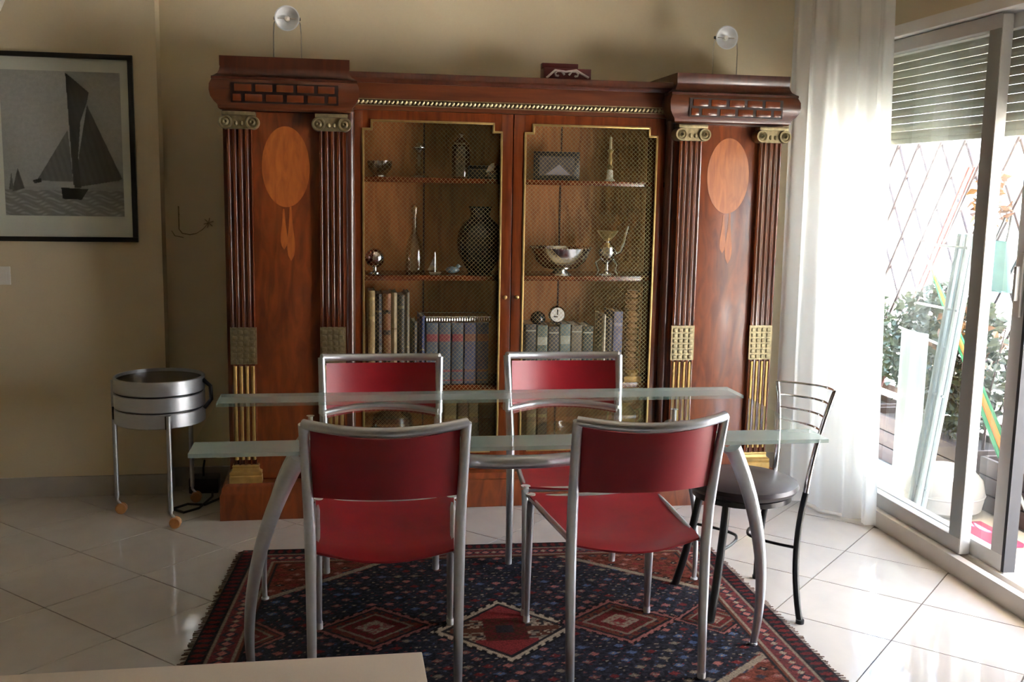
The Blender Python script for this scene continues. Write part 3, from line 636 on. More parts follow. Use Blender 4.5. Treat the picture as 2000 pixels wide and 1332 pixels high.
# ------------------------------------------------------------------ rug
BLc, BRc, FRc, FLc = np.array((-1.192,-0.455)), np.array((0.752,-0.530)), np.array((0.742,-2.20)), np.array((-1.345,-2.16))
def rug():
    nu, nv = 400, 340
    U, V = np.meshgrid(np.linspace(0, 1, nu), np.linspace(0, 1, nv), indexing='ij')       # u along x, v from back to front
    XY = (1-U)[...,None]*(1-V)[...,None]*BLc + U[...,None]*(1-V)[...,None]*BRc + U[...,None]*V[...,None]*FRc + (1-U)[...,None]*V[...,None]*FLc
    LX, LY = 1.98, 1.66
    a = U*LX; b = V*LY; ex = np.minimum(a, LX-a); ey = np.minimum(b, LY-b); e = np.minimum(ex, ey)
    along = np.where(ex < ey, b, a)
    cx, cy = a-LX/2+0.03, b-LY/2-0.02
    col = np.zeros((nu, nv, 3))
    navy, deep, red, rust, cream, rose, blue, black = map(np.array, ((0.019,0.018,0.025),(0.012,0.010,0.012),(0.17,0.020,0.020),(0.165,0.050,0.026),(0.40,0.32,0.23),(0.36,0.13,0.11),(0.04,0.06,0.11),(0.010,0.008,0.009)))
    col[:] = navy
    def noise(n1, n2, seed):
        r = np.random.default_rng(seed); g = r.random((n1+1, n2+1))
        i = np.clip((U*n1).astype(int), 0, n1); j = np.clip((V*n2).astype(int), 0, n2); return g[i, j]
    # field flowers: rows of small motifs
    def dots(p, q, r0, cols, seed, mask, ox=0.0):
        row = np.floor(b/q); aa = a+ox+(row % 2)*p/2; k = np.floor(aa/p)
        dx = (aa/p-k-0.5)*p; dy = (b/q-row-0.5)*q
        h = (np.sin(k*12.9898+row*78.233+seed)*43758.5453) % 1.0
        d = np.abs(dx)/r0+np.abs(dy)/(r0*0.75)
        for n, c in enumerate(cols):
            mm = mask & (d < 1) & ((h*len(cols)).astype(int) == n); col[mm] = c
        col[mask & (d < 0.35) & (h > 0.35)] = cream*0.6
    field = e > 0.17
    nz = noise(190, 160, 3); col[field] = (navy*(0.5+1.0*nz[...,None]))[field]
    dots(0.062, 0.052, 0.019, (rose*0.75, red*0.75, blue*1.5, cream*0.35, deep, deep*2, rose*0.5), 1.0, field)
    dots(0.030, 0.025, 0.006, (rose*0.5, blue*1.2, cream*0.45, red*0.7), 5.0, field & (nz > 0.35), 0.012)
    # corner spandrels
    spn = field & (np.abs(cx)/0.98+np.abs(cy)/0.80 > 1.22+0.03*np.sign(np.sin(cx*60)))
    col[spn] = ((rust*0.6+red*0.25)*(0.4+0.7*noise(120, 110, 8)[...,None]))[spn]
    dots(0.052, 0.052, 0.020, (red*0.8, navy*1.5, rose*0.6, deep), 9.0, spn)
    edge = field & (np.abs(np.abs(cx)/0.98+np.abs(cy)/0.80-1.22) < 0.02); col[edge] = cream*0.55
    # three diamond medallions
    for mx, my, rx_, ry_, main in ((0.05, 0.0, 0.235, 0.235, True), (-0.385, -0.06, 0.200, 0.170, False), (0.455, -0.03, 0.205, 0.175, False), (-0.80, -0.02, 0.13, 0.13, False), (0.78, -0.02, 0.13, 0.13, False)):
        st = 0.018
        d = np.abs(np.round((cx-mx)/st)*st)/rx_+np.abs(np.round((cy-my)/st)*st)/ry_ if False else np.abs(cx-mx)/rx_+np.abs(cy-my)/ry_
        jag = 0.03*np.sign(np.sin((cx-mx)*210))
        z = noise(150, 130, 21); z2 = noise(210, 180, 22)
        hx, hy = np.abs(cx-mx), np.abs(cy-my); ins = d < 0.84
        col[d < 1.10] = black; col[d+jag < 1.03] = (cream*0.85 if main else rose*0.62)
        col[d < 0.92] = black*1.5
        if main:
            col[ins] = cream*0.42; col[ins & (z > 0.66)] = rust*0.45; col[ins & (z < 0.22)] = black*2; col[ins & (z2 > 0.8)] = cream*0.75
            col[ins & (hy < 0.017) & (hx < 0.185)] = rust*0.5
            col[ins & (hy > 0.080) & (hx < 0.105)] = red*1.05
            col[(hx < 0.072) & (hy < 0.090)] = rust*0.32; col[(hx < 0.072) & (hy < 0.090) & (z2 > 0.6)] = red*0.5; col[(hx < 0.028) & (hy < 0.030)] = black*2
        else:
            col[ins] = rust*0.62; col[ins & (z > 0.7)] = red*0.6; col[ins & (z < 0.18)] = deep*2
            col[d < 0.66] = cream*0.42; col[d < 0.58] = red*0.62; col[(d < 0.58) & (z2 > 0.75)] = rust*0.4
            col[d < 0.34] = cream*0.55; col[(d < 0.34) & (z2 > 0.6)] = rose*0.5; col[d < 0.12] = red
    # borders
    bz = noise(260, 220, 33)[...,None]
    b1 = e <= 0.17; col[b1] = black*1.5
    m = e < 0.060; col[m] = (deep*(0.5+1.2*bz))[m]
    ph = (along/0.036) % 1.0
    m = (e > 0.012) & (e < 0.050) & (np.abs(ph-0.5) < 0.33-np.abs(e-0.031)*9); col[m] = red*0.55
    m = (e > 0.060) & (e < 0.070); col[m] = cream*0.42
    m = (e > 0.070) & (e < 0.140); col[m] = (red*(0.35+0.45*bz)+0.012)[m]
    ph = (along/0.070) % 1.0
    m = (e > 0.076) & (e < 0.134) & (np.abs(ph-0.5)*0.070+np.abs(e-0.105) < 0.029); col[m] = navy*1.3
    m = (e > 0.076) & (e < 0.134) & (np.abs(ph-0.5)*0.070+np.abs(e-0.105) < 0.016); col[m] = rose*0.9
    m = (e > 0.076) & (e < 0.134) & (np.abs(np.abs(ph-0.5)-0.5)*0.070+np.abs(e-0.105) < 0.013); col[m] = cream*0.6
    m = (e > 0.140) & (e < 0.150); col[m] = cream*0.5
    m = (e > 0.150) & (e < 0.162); col[m] = rust*0.6
    # geometry: top sheet with rim and underside
    rip = 0.0015*np.sin(7*U+3)*np.sin(5*V)
    Z = 0.0085+rip; Z = np.where((U == 0) | (U == 1) | (V == 0) | (V == 1), 0.0006, Z)
    co = np.concatenate([XY, Z[...,None]], -1).reshape(-1, 3)
    idx = np.arange(nu*nv).reshape(nu, nv)
    q = np.stack([idx[:-1,:-1], idx[1:,:-1], idx[1:,1:], idx[:-1,1:]], -1).reshape(-1, 4)[:, ::-1]
    me = bpy.data.meshes.new('pile'); me.from_pydata(co.tolist(), [], q.tolist())
    at = me.color_attributes.new('pattern', 'FLOAT_COLOR', 'POINT')
    at.data.foreach_set('color', np.concatenate([col.reshape(-1, 3), np.ones((nu*nv, 1))], 1).astype(np.float32).ravel())
    me.polygons.foreach_set('use_smooth', [True]*len(me.polygons)); me.materials.append(M['rug'])
    t = thing('rug', 'dark red and navy oriental rug with diamond medallions under the glass table', 'rug', (0,0,0))
    o = bpy.data.objects.new('pile', me); C.objects.link(o); o.parent = t
    fb = MB(); r = random.Random(4)
    for A, B, out in ((BLc, FLc, (-1,0)), (BRc, FRc, (1,0))):
        for k in range(150):
            p = A+(B-A)*(k+0.5)/150; L = 0.010+0.012*r.random()
            fb.tube([(p[0]-out[0]*0.004, p[1], 0.004), (p[0]+out[0]*L, p[1]+(r.random()-0.5)*0.014, 0.0022)], 0.0018, 4, cap=False)
    fb.build('fringe', M['fringe'], t, kind='stuff')
rug()

# ------------------------------------------------------------------ glass table
TX0, TX1, TY0, TY1, TZ = -1.219, 0.718, -1.719, -0.851, 0.742
tcx, tcy = (TX0+TX1)/2, (TY0+TY1)/2
tb = thing('glass_dining_table', 'rectangular glass dining table with frosted edge bands and curved silver legs', 'table', (tcx, tcy, 0.009))
hx, hy = (TX1-TX0)/2, (TY1-TY0)/2; zt = TZ-0.009
gt = MB().box(-hx, hx, -hy+0.14, hy-0.17, zt-0.012, zt).build('glass_top', M['clear'], tb)
MB().box(-hx, hx, -hy, -hy+0.14, zt-0.012, zt).build('frosted_band', M['frost'], tb)
MB().box(-hx, hx, hy-0.17, hy, zt-0.012, zt).build('frosted_band', M['frost'], tb)
def bez(p0, p1, p2, n=18): return [tuple((1-t)**2*a+2*t*(1-t)*b+t*t*c for a, b, c in zip(p0, p1, p2)) for t in [k/(n-1) for k in range(n)]]
for sx in (-1, 1):
    for sy in (-1, 1):
        foot = (sx*0.815, sy*0.295, 0.0); top = (sx*0.665, sy*0.405, 0.705)
        if sy > 0: top = (sx*0.655, 0.225, 0.640)
        ctl = (sx*0.845, sy*0.36, 0.36) if sy < 0 else (sx*0.835, 0.30, 0.40)
        pts = bez(foot, ctl, top); rr = [0.0115+0.0145*(k/17)**0.8 for k in range(18)] if sy < 0 else [0.009+0.004*k/17 for k in range(18)]
        lg = MB().tube(pts, rr, 14, flat=0.85).build('leg', M['alu'], tb)
        MB().lathe([(0.0,0.0),(0.014,0.0),(0.014,0.006),(0.0,0.006)], foot, 14).build('foot_pad', M['glide'], lg)
    MB().tube([(sx*0.655, -0.40, 0.690), (sx*0.640, -0.2, 0.694), (sx*0.636, 0, 0.684), (sx*0.644, 0.15, 0.662), (sx*0.655, 0.226, 0.640)], 0.010, 12).build('side_bar', M['alu'], tb)
arc = [(x*0.636, -0.430+0.43*x*x*0.98, 0.684) for x in [-1+2*k/32 for k in range(33)]]
MB().tube(arc, 0.021, 14).build('cross_bar', M['alu'], tb)
for sx in (-1, 1):
    for y, zb in ((-0.26, 0.690), (0.10, 0.668)): MB().lathe([(0.008,zb),(0.008,zt-0.016),(0.014,zt-0.0125),(0.0,zt-0.0125)], (sx*0.641, y, 0), 18).build('glass_pad', M['glide'], tb)

# ------------------------------------------------------------------ red chairs
def make_chair(label):
    t = thing('dining_chair', label, 'chair', (0,0,0), 0, 'red chairs at the glass table')
    def bow(u): return 0.055*(1-(2*u-1)**2)
    for s in (-1, 1):
        up = MB().tube([(s*0.212,-0.262,0.0),(s*0.213,-0.250,0.20),(s*0.214,-0.242,0.42),(s*0.216,-0.252,0.55),(s*0.221,-0.280,0.70),(s*0.226,-0.312,0.840)], [0.0125,0.0145,0.0165,0.0165,0.015,0.014], 12).build('rear_leg', M['alu'], t)
        MB().lathe([(0.0,0.0),(0.013,0.0),(0.0135,0.018),(0.0,0.02)], (s*0.212,-0.262,0.0), 12).build('glide', M['glide'], up)
        fl = MB().tube([(s*0.222,0.248,0.0),(s*0.222,0.240,0.20),(s*0.222,0.228,0.40),(s*0.222,0.215,0.448)], [0.0085,0.011,0.013,0.013], 12).build('front_leg', M['alu'], t)
        MB().lathe([(0.0,0.0),(0.012,0.0),(0.0115,0.022),(0.0,0.024)], (s*0.222,0.249,0.0), 12).build('glide', M['glide'], fl)
        MB().tube([(s*0.222,0.235,0.452),(s*0.214,0.05,0.447),(s*0.200,-0.15,0.440),(s*0.196,-0.205,0.438),(s*0.212,-0.243,0.432)], 0.0095, 10).build('seat_rail', M['alu'], t)
        MB().lathe([(0.0,-0.004),(0.017,-0.004),(0.017,0.004),(0.0,0.004)], (s*0.222,0.226,0.462), 14).build('bolt_cap', M['glide'], t)
    MB().tube([(-0.226+0.452*u, -0.312-1.27*bow(u), 0.840-0.2*bow(u)) for u in [k/16 for k in range(17)]], 0.0145, 12).build('top_rail', M['alu'], t)
    MB().tube([(-0.216+0.432*u, -0.250-1.36*bow(u), 0.640+0.18*bow(u)) for u in [k/16 for k in range(17)]], 0.0075, 10).build('lower_back_rail', M['alu'], t)
    MB().tube([(-0.196+0.392*u, -0.205-0.035*math.sin(PI*u), 0.430-0.012*math.sin(PI*u)) for u in [k/12 for k in range(13)]], 0.007, 10).build('rear_seat_rail', M['alu'], t)
    MB().tube([(-0.222,0.226,0.452),(0.222,0.226,0.452)], 0.009, 10).build('front_seat_rail', M['alu'], t)
    def back(u, v):
        z = 0.616+0.204*v+bow(u)*(0.18-0.38*v); y = -0.262-0.045*v-(1.34-0.08*v)*bow(u); return (-0.208+0.416*u+0.0*v, y+0.006, z), (0, 1, 0.25)
    MB().slab(21, 7, back, 0.006).build('back_panel', M['red'], t)
    def seat(u, v):
        w = 0.198+0.032*v; y = -0.232+0.472*v-0.036*math.sin(PI*u)*(1-v)**2
        z = 0.450+0.014*v-0.020*math.sin(PI*u)*(1-0.4*v)-0.012*math.sin(PI*v)-0.010*max(0, 1-v/0.12)**2; return ((2*u-1)*w, y, z), (0, 0, 1)
    MB().slab(19, 13, seat, 0.006).build('seat', M['red'], t)
    return t
RZ = 0.0100
ch = make_chair('red leather chair seen from behind, in front of the left half of the glass table')
ch.location = (-0.655, -1.537, RZ); ch.rotation_euler = (0, 0, math.radians(-2.5))
copy_tree(ch, (0.080, -1.542, RZ), math.radians(3.5), 'red leather chair seen from behind, front right, its seat turned into view')
copy_tree(ch, (-0.640, -1.025, RZ), math.radians(180-1.0), 'red leather chair across the table facing us, in front of the blue-grey books')
copy_tree(ch, (0.075, -1.012, RZ), math.radians(180-2.0), 'red leather chair across the table facing us, in front of the right mesh door')

# ------------------------------------------------------------------ black bistro chair at the table end
bs = thing('bistro_chair', 'black bistro chair with round padded seat and curved chrome rod back by the curtain', 'chair', (0.655, -1.200, 0.0))
seatz = 0.470
MB().lathe([(0.0,seatz-0.045),(0.165,seatz-0.045),(0.190,seatz-0.035),(0.203,seatz-0.018),(0.198,seatz-0.004),(0.165,seatz+0.008),(0.09,seatz+0.013),(0.0,seatz+0.014)], seg=40).build('seat', M['vinyl'], bs)
MB().lathe([(0.150,seatz-0.062),(0.178,seatz-0.062),(0.178,seatz-0.044),(0.150,seatz-0.044)], seg=36).build('seat_ring', M['black'], bs)
legs = {(-1,-1): (-0.172,-0.190), (-1,1): (-0.182,0.172), (1,-1): (0.150,-0.220), (1,1): (0.165,0.210)}
for (sx, sy), (fx, fy) in legs.items():
    tx, ty = (-0.105, sy*0.125) if sx < 0 else (0.155 if sy < 0 else 0.150, sy*0.135)
    mid = (tx+(fx-tx)*0.35+0.0, ty+(fy-ty)*0.35, 0.20)
    pts = bez((fx, fy, 0.0), mid, (tx, ty, seatz-0.045), 14)
    if sx > 0: pts = bez((fx, fy, 0.0), (tx-0.02, ty, 0.22), (tx+0.03, ty, seatz-0.02), 14)
    lg = MB().tube(pts, 0.0115 if sx > 0 else 0.0145, 12).build('leg', M['black'], bs)
    MB().lathe([(0.0,0.0),(0.0145,0.0),(0.0145,0.014),(0.0,0.014)], (fx, fy, 0.0), 12).build('glide', M['rubber'], lg)
for sx in (-1, 1):
    x0 = -0.125 if sx < 0 else 0.145
    MB().tube([(x0-sx*0.11*(1-abs(u)**1.6), u*0.150, 0.255) for u in [-1+k/9 for k in range(19)]], 0.0055, 8).build('stretcher', M['black'], bs)
ups = {}
for sy in (-1, 1):
    b0 = (0.183, sy*0.135, seatz-0.03)
    tp_ = (0.262, -0.150, 0.818) if sy < 0 else (0.185, 0.155, 0.800)
    pts = bez(b0, (b0[0]+0.02, b0[1], 0.62), tp_, 16); ups[sy] = pts
    MB().tube(pts, [0.0105-0.0030*k/15 for k in range(16)], 12).build('back_upright', M['chrome'], bs)
for idx in (15, 13, 11, 9):
    a, b = Vector(ups[-1][idx]), Vector(ups[1][idx])
    MB().tube([a+(b-a)*u+Vector((0.055,0.0,0.0))*(1-(2*u-1)**2) for u in [k/14 for k in range(15)]], 0.0042, 8).build('back_rod', M['chrome'], bs)

# ------------------------------------------------------------------ round trolley
tr = thing('round_trolley', 'round three-tier silver trolley on amber castors beside the bookcase', 'trolley', (-1.590, 0.095, 0.0))
for k in range(3):
    z = 0.438+k*0.071
    MB().lathe([(0.0,z),(0.190,z),(0.196,z+0.004),(0.196,z+0.063),(0.193,z+0.066),(0.186,z+0.066),(0.186,z+0.008),(0.0,z+0.008)], seg=56).build('tray', M['alu_b'], tr)
    if k < 2: MB().lathe([(0.0,z+0.0665),(0.190,z+0.0665),(0.190,z+0.0705),(0.0,z+0.0705)], seg=48).build('bearing_ring', M['black'], tr)
MB().lathe([(0.0,0.625),(0.186,0.625),(0.186,0.632),(0.0,0.632)], seg=48).build('tray_liner', M['black'], tr)
for ang in (-72, 170, 60):
    a = math.radians(ang); x, y = 0.210*math.cos(a), 0.210*math.sin(a)
    lg = MB().tube([(x,y,0.075),(x,y,0.62 if ang == 170 else 0.50)], 0.0105, 12).build('leg', M['alu_b'], tr)
    MB().box(-0.012, 0.012, -0.012, 0.012, 0.44, 0.50, 0.003, M=Matrix.Translation((x*0.97,y*0.97,0))).build('bracket', M['black'], lg)
    cs = MB().tube([(x,y,0.078),(x,y,0.062)], 0.007, 10).tube([(x,y,0.062),(x+0.016,y-0.006,0.044),(x+0.018,y-0.008,0.026)], 0.006, 8).build('castor', M['alu_b'], tr)
    for s in (-1, 1): MB().lathe([(0.0,-0.007),(0.020,-0.007),(0.025,-0.003),(0.025,0.003),(0.020,0.007),(0.0,0.007)], (x+0.018, y-0.008+s*0.011, 0.026), 20, ax='y').build('wheel', M['amber'], cs)
MB().tube([(0.192,-0.03,0.63),(0.225,-0.035,0.60),(0.228,-0.035,0.54),(0.197,-0.03,0.50)], 0.009, 10).build('handle', M['black'], tr)
tag(MB().tube([(-1.36,0.30,0.006),(-1.42,0.20,0.006),(-1.50,0.22,0.006),(-1.56,0.15,0.006),(-1.50,0.09,0.006),(-1.44,0.15,0.006),(-1.40,0.33,0.006),(-1.42,0.49,0.006)], 0.0055, 8).build('extension_lead', M['rubber']), 'black power cord curled on the floor behind the trolley', 'cord')
ad = thing('power_adaptor', 'small black box lying by the wall between trolley and bookcase', 'adaptor', (-1.435, 0.455, 0.0))
MB().box(-0.085, 0.055, -0.055, 0.055, 0.0, 0.075, 0.008).build('housing', M['black'], ad)
MB().tube([(-0.02,0,0.074),(-0.02,0.0,0.115),(-0.02,0.05,0.14)], 0.005, 8).build('plug_lead', M['rubber'], ad)

# ------------------------------------------------------------------ picture with sailing boat
YW = 0.43
px0, px1, pz0, pz1 = -2.405, -1.717, 1.222, 2.072
pcx, pcz = (px0+px1)/2, (pz0+pz1)/2
pic = thing('framed_picture', 'black framed photograph of a sailing boat on the left wall', 'picture', (pcx, YW, pz0))
W2, H = (px1-px0)/2, pz1-pz0; fw = 0.022
MB().box(-W2, W2, -0.026, -0.003, H-fw, H, 0.002).box(-W2, W2, -0.026, -0.003, 0, fw, 0.002).box(-W2, -W2+fw, -0.026, -0.003, fw, H-fw, 0.002).box(W2-fw, W2, -0.026, -0.003, fw, H-fw, 0.002).build('frame', M['frame_black'], pic)
MB().box(-W2+fw, W2-fw, -0.012, -0.004, fw, H-fw).build('mount', M['mat_board'], pic)
def photo():
    nu, nv = 230, 260
    x0, x1, z0, z1 = -W2+0.112, W2-0.058, 0.118, H-0.080
    U, V = np.meshgrid(np.linspace(0, 1, nu), np.linspace(0, 1, nv), indexing='ij')
    g = np.random.default_rng(5)
    lum = 0.30+0.10*V+0.03*np.sin(9*U+4*V)*np.sin(5*V+2)
    sea = V < 0.19; lum = np.where(sea, 0.19+0.16*(0.5+0.5*np.sin(V*240+3*np.sin(U*30)))*(0.5+0.5*np.sin(U*41+V*90)), lum)
    lum = np.where(np.abs(V-0.19) < 0.012, 0.30, lum)
    def poly(pts, val):
        nonlocal lum
        ins = np.zeros_like(U, bool)
        for i in range(len(pts)):
            (xa, ya), (xb, yb) = pts[i], pts[(i+1) % len(pts)]
            cr = ((ya > V) != (yb > V)) & (U < (xb-xa)*(V-ya)/(yb-ya+1e-12)+xa); ins ^= cr
        lum = np.where(ins, val*(0.9+0.2*np.sin(U*60+V*20)**2), lum)
    poly([(0.545,0.99),(0.60,0.955),(0.735,0.86),(0.715,0.79),(0.655,0.66),(0.60,0.22),(0.575,0.22)], 0.055)
    poly([(0.715,0.775),(0.99,0.268),(0.965,0.255),(0.62,0.205),(0.63,0.42)], 0.075)
    poly([(0.545,0.60),(0.575,0.24),(0.27,0.245)], 0.13)
    poly([(0.565,0.72),(0.60,0.72),(0.64,0.20),(0.585,0.20)], 0.045)
    poly([(0.47,0.20),(0.70,0.19),(0.64,0.115),(0.48,0.12)], 0.018)
    poly([(0.235,0.245),(0.31,0.262),(0.31,0.235),(0.25,0.225)], 0.03)
    poly([(0.115,0.33),(0.165,0.19),(0.06,0.165)], 0.09)
    poly([(0.06,0.30),(0.075,0.18),(0.035,0.18)], 0.12)
    lum = lum*(0.95+0.1*g.random(lum.shape))
    co = np.stack([x0+(x1-x0)*U, np.full_like(U, -0.0128), z0+(z1-z0)*V], -1).reshape(-1, 3)
    idx = np.arange(nu*nv).reshape(nu, nv); q = np.stack([idx[:-1,:-1], idx[1:,:-1], idx[1:,1:], idx[:-1,1:]], -1).reshape(-1, 4)
    me = bpy.data.meshes.new('print'); me.from_pydata(co.tolist(), [], q.tolist())
    at = me.color_attributes.new('pattern', 'FLOAT_COLOR', 'POINT')
    l = lum.ravel()*1.15; at.data.foreach_set('color', np.stack([l, l*0.98, l*0.93, np.ones_like(l)], 1).astype(np.float32).ravel())
    me.materials.append(M['print']); o = bpy.data.objects.new('print', me); C.objects.link(o); o.parent = pic
photo()
MB().box(-W2+fw, W2-fw, -0.0165, -0.0150, fw, H-fw).build('glazing', M['pane'], pic)
sw_ = thing('light_switch', 'white plastic switch plate on the wall below the picture', 'switch', (-2.332, YW, 1.02))
MB().box(-0.042, 0.042, -0.010, 0.0, 0.0, 0.084, 0.003).build('plate', M['plastic_w'], sw_)
MB().box(-0.026, 0.026, -0.014, -0.009, 0.016, 0.068, 0.002).build('rocker', M['plastic_w'], sw_)
wl = thing('wall_lamp', 'cream plaster wall lamp at the top left, mostly out of frame', 'lamp', (-2.352, YW, 2.245))
MB().grid(20, 8, lambda u, v: (0.14*math.cos(PI*u)*(0.55+0.45*v), -0.10*math.sin(PI*u)*(0.55+0.45*v)-0.002, 0.14*v)).build('shade', M['plastic_w'], wl)
MB().box(-0.05, 0.05, -0.02, 0.0, 0.02, 0.11, 0.003).build('backplate', M['plastic_w'], wl)
wh = thing('wire_wall_hook', 'thin wire wall hook with a small star beside the bookcase', 'hook', (-1.50, YB, 1.26))
MB().tube([(-0.05,-0.012,0.13),(-0.05,-0.014,0.02),(-0.035,-0.016,0.0),(0.0,-0.016,-0.006),(0.03,-0.014,0.0)], 0.0028, 8).tube([(-0.085,-0.012,0.012),(-0.07,-0.014,-0.012),(-0.03,-0.014,-0.02)], 0.0022, 8).tube([(-0.05,0.0,0.09),(-0.05,-0.014,0.09)], 0.003, 8).build('wire', M['bronze'], wh)
st_ = MB()
for k in range(3):
    a = PI*k/3+0.3; st_.tube([(0.088-0.024*math.cos(a), -0.010, 0.052-0.024*math.sin(a)), (0.088+0.024*math.cos(a), -0.010, 0.052+0.024*math.sin(a))], 0.0022, 6)
st_.tube([(0.088,0.0,0.052),(0.088,-0.012,0.052)], 0.003, 8).tube([(0.03,-0.014,0.0),(0.06,-0.012,0.02),(0.088,-0.010,0.052)], 0.0018, 6).build('star', M['bronze'], wh)

# ------------------------------------------------------------------ low table in the foreground
ct = thing('coffee_table', 'cream laminate low table at the bottom left corner', 'table', (-1.30, -2.80, 0.0))
MB().box(-0.69, 0.687, -0.36, 0.36, 0.415, 0.45, 0.003).build('top', M['cream'], ct)
for sx in (-1, 1):
    for sy in (-1, 1): MB().box(sx*0.64-0.03, sx*0.64+0.03, sy*0.31-0.03, sy*0.31+0.03, 0.0, 0.415, 0.003).build('leg', M['cream'], ct)
MB().box(-0.61, 0.61, -0.335, -0.315, 0.34, 0.415).box(-0.61, 0.61, 0.315, 0.335, 0.34, 0.415).build('apron', M['cream'], ct)

# ------------------------------------------------------------------ terrace outside
M['terrace'] = pmat('terrace_tile', (0.67,0.63,0.57), 0.7, var=0.1, scale=6)
M['brown'] = pmat('brown_boards', (0.060,0.034,0.028), 0.7, col2=(0.040,0.021,0.017), scale=4, stretch=(9,1,9))
M['rail'] = pmat('brown_rail', (0.22,0.13,0.09), 0.6, var=0.2, scale=10)
M['lath'] = pmat('mauve_brown_lath', (0.07,0.052,0.056), 0.6, var=0.2, scale=20)
M['leaf'] = pmat('green_leaf', (0.030,0.050,0.014), 0.6, col2=(0.012,0.024,0.008), scale=9)
M['leaf2'] = pmat('autumn_leaf', (0.17,0.09,0.02), 0.6, col2=(0.10,0.03,0.01), scale=9)
tf = struct(MB().box(RX+0.22, 7.0, -8.0, 8.0, -0.14, -0.02).build('floor_terrace', M['terrace']))
struct(MB().box(RX, RX+0.22, DY1, DY0, -0.14, -0.001).build('threshold', M['terrace']))
GX = 2.66
struct(MB().box(RX+0.22, 2.90, -5.0, 5.0, 2.52, 2.62).build('added_shade_roof', M['ceiling']))  # unseen roof slab, added to keep the sun off the near terrace
struct(MB().box(7.0, 14.0, -12.0, 14.0, -0.16, -0.04).build('ground', M['terrace']))
opp = struct(MB().box(9.0, 9.4, -10.0, 13.0, -0.04, 6.5).build('added_white_wall', pmat('white_render', (0.78,0.78,0.77), 0.85, var=0.04, scale=2)))  # white wall added for a bright background and daylight beyond the lattice
gr = thing('lattice_screen', 'expanding diamond lattice screen with brown top rail along the terrace', 'lattice', (GX, 0, -0.02))
MB().box(-0.03, 0.03, -3.2, 2.6, 1.87, 1.93, 0.004).build('top_rail', M['rail'], gr)
MB().box(-0.02, 0.02, -3.2, 2.6, 0.30, 0.34, 0.004).build('bottom_rail', M['rail'], gr)
for y in (-3.2, -1.75, 2.58): MB().box(-0.025, 0.025, y-0.025, y+0.025, 0.0, 1.93, 0.004).build('post', M['rail'], gr)
cw, chh = 0.235, 0.37; z0, z1 = 0.34, 1.87
for dirn in (-1, 1):
    k0 = None; span = (z1-z0)/chh*cw
    for k in range(-30, 30):
        ya = k*cw; yb = ya+dirn*span
        if min(ya, yb) < -3.19 or max(ya, yb) > 2.58: continue
        x = 0.006*dirn
        if k0 is None:
            L = math.hypot(span, z1-z0); k0 = MB().tube([(x, 0, z0), (x, dirn*span, z1)], 0.0105, 6).build('lath', M['lath'], gr); k0.location = (0, ya, 0)
        else: inst(k0, gr, (0, ya, 0))
# planter boxes with hedge
def leaves(mb, cx, cy, cz, rx_, ry_, rz_, n, size, r):
    for _ in range(n):
        while True:
            p = Vector((r.uniform(-1,1), r.uniform(-1,1), r.uniform(-1,1)))
            if 0.25 < p.length < 1: break
        c = Vector((cx+p.x*rx_, cy+p.y*ry_, cz+p.z*rz_)); d = Vector((r.gauss(0,1), r.gauss(0,1), r.gauss(0,0.7))).normalized()
        q = d.orthogonal().normalized(); w = d.cross(q); L = size*r.uniform(0.7,1.3)
        mb.add([c, c+d*L*0.45+q*L*0.28+w*0.1*L, c+d*L, c+d*L*0.45-q*L*0.28+w*0.1*L], [(0,1,2),(0,2,3)])
r_ = random.Random(3)
plabs = ['low brown board planter behind the sliding door glass, far end', 'low brown board planter, middle of the terrace edge', 'low brown board planter nearest the open door']
hlabs = ['green hedge shrub in the far brown planter', 'yellowing leafy shrub in the middle brown planter', 'green shrub in the planter nearest the open door']
for k, yc in enumerate((1.55, 0.42, -0.72)):
    pl = thing('planter_box', plabs[k], 'planter', (2.46, yc, -0.02), 0, 'planter boxes on the terrace')
    for x in (-0.15, 0.15):
        for j in range(3): MB().box(x-0.011, x+0.011, -0.53, 0.53, 0.01+j*0.088, 0.01+j*0.088+0.083, 0.003).build('board', M['brown'], pl)
    for y in (-0.52, 0.52): MB().box(-0.138, 0.138, y-0.01, y+0.01, 0.01, 0.27).build('end_board', M['brown'], pl)
    MB().box(-0.138, 0.138, -0.51, 0.51, 0.02, 0.235).build('soil', pmat('potting_soil', (0.05,0.035,0.025), 0.95, var=0.4, scale=60), pl)
    hd = thing('hedge_shrub', hlabs[k], 'shrub', (2.44, yc, 0.215), 0, 'shrubs in the planters')
    f = MB(); leaves(f, 0, 0, 0.42, 0.14, 0.56, 0.42, 2600, 0.062, r_); f.build('foliage', M['leaf'], hd, kind='stuff')
    if k == 1: f = MB(); leaves(f, -0.03, -0.25, 0.55, 0.15, 0.22, 0.20, 220, 0.055, r_); f.build('turning_leaves', M['leaf2'], hd, kind='stuff')
    for j in range(7):
        y = -0.42+0.14*j; MB().tube([(0, y, 0.0), (r_.uniform(-.05,.05), y+r_.uniform(-.04,.04), 0.3), (r_.uniform(-.1,.1), y+r_.uniform(-.1,.1), 0.65)], [0.008,0.006,0.003], 6).build('stem', M['brown'], hd)
hv = thing('climbing_plant', 'orange and yellow autumn leaves of a climber on the lattice', 'plant', (GX-0.10, 0.28, 1.50))
f = MB(); leaves(f, 0, 0, 0.0, 0.05, 0.11, 0.16, 90, 0.075, r_); f.build('foliage', M['leaf2'], hv, kind='stuff')
MB().tube([(0.03,0.40,-1.1),(0.02,0.38,-0.6),(0.03,0.18,-0.25),(0.02,0.0,0.2)], 0.007, 6).build('vine', M['brown'], hv)
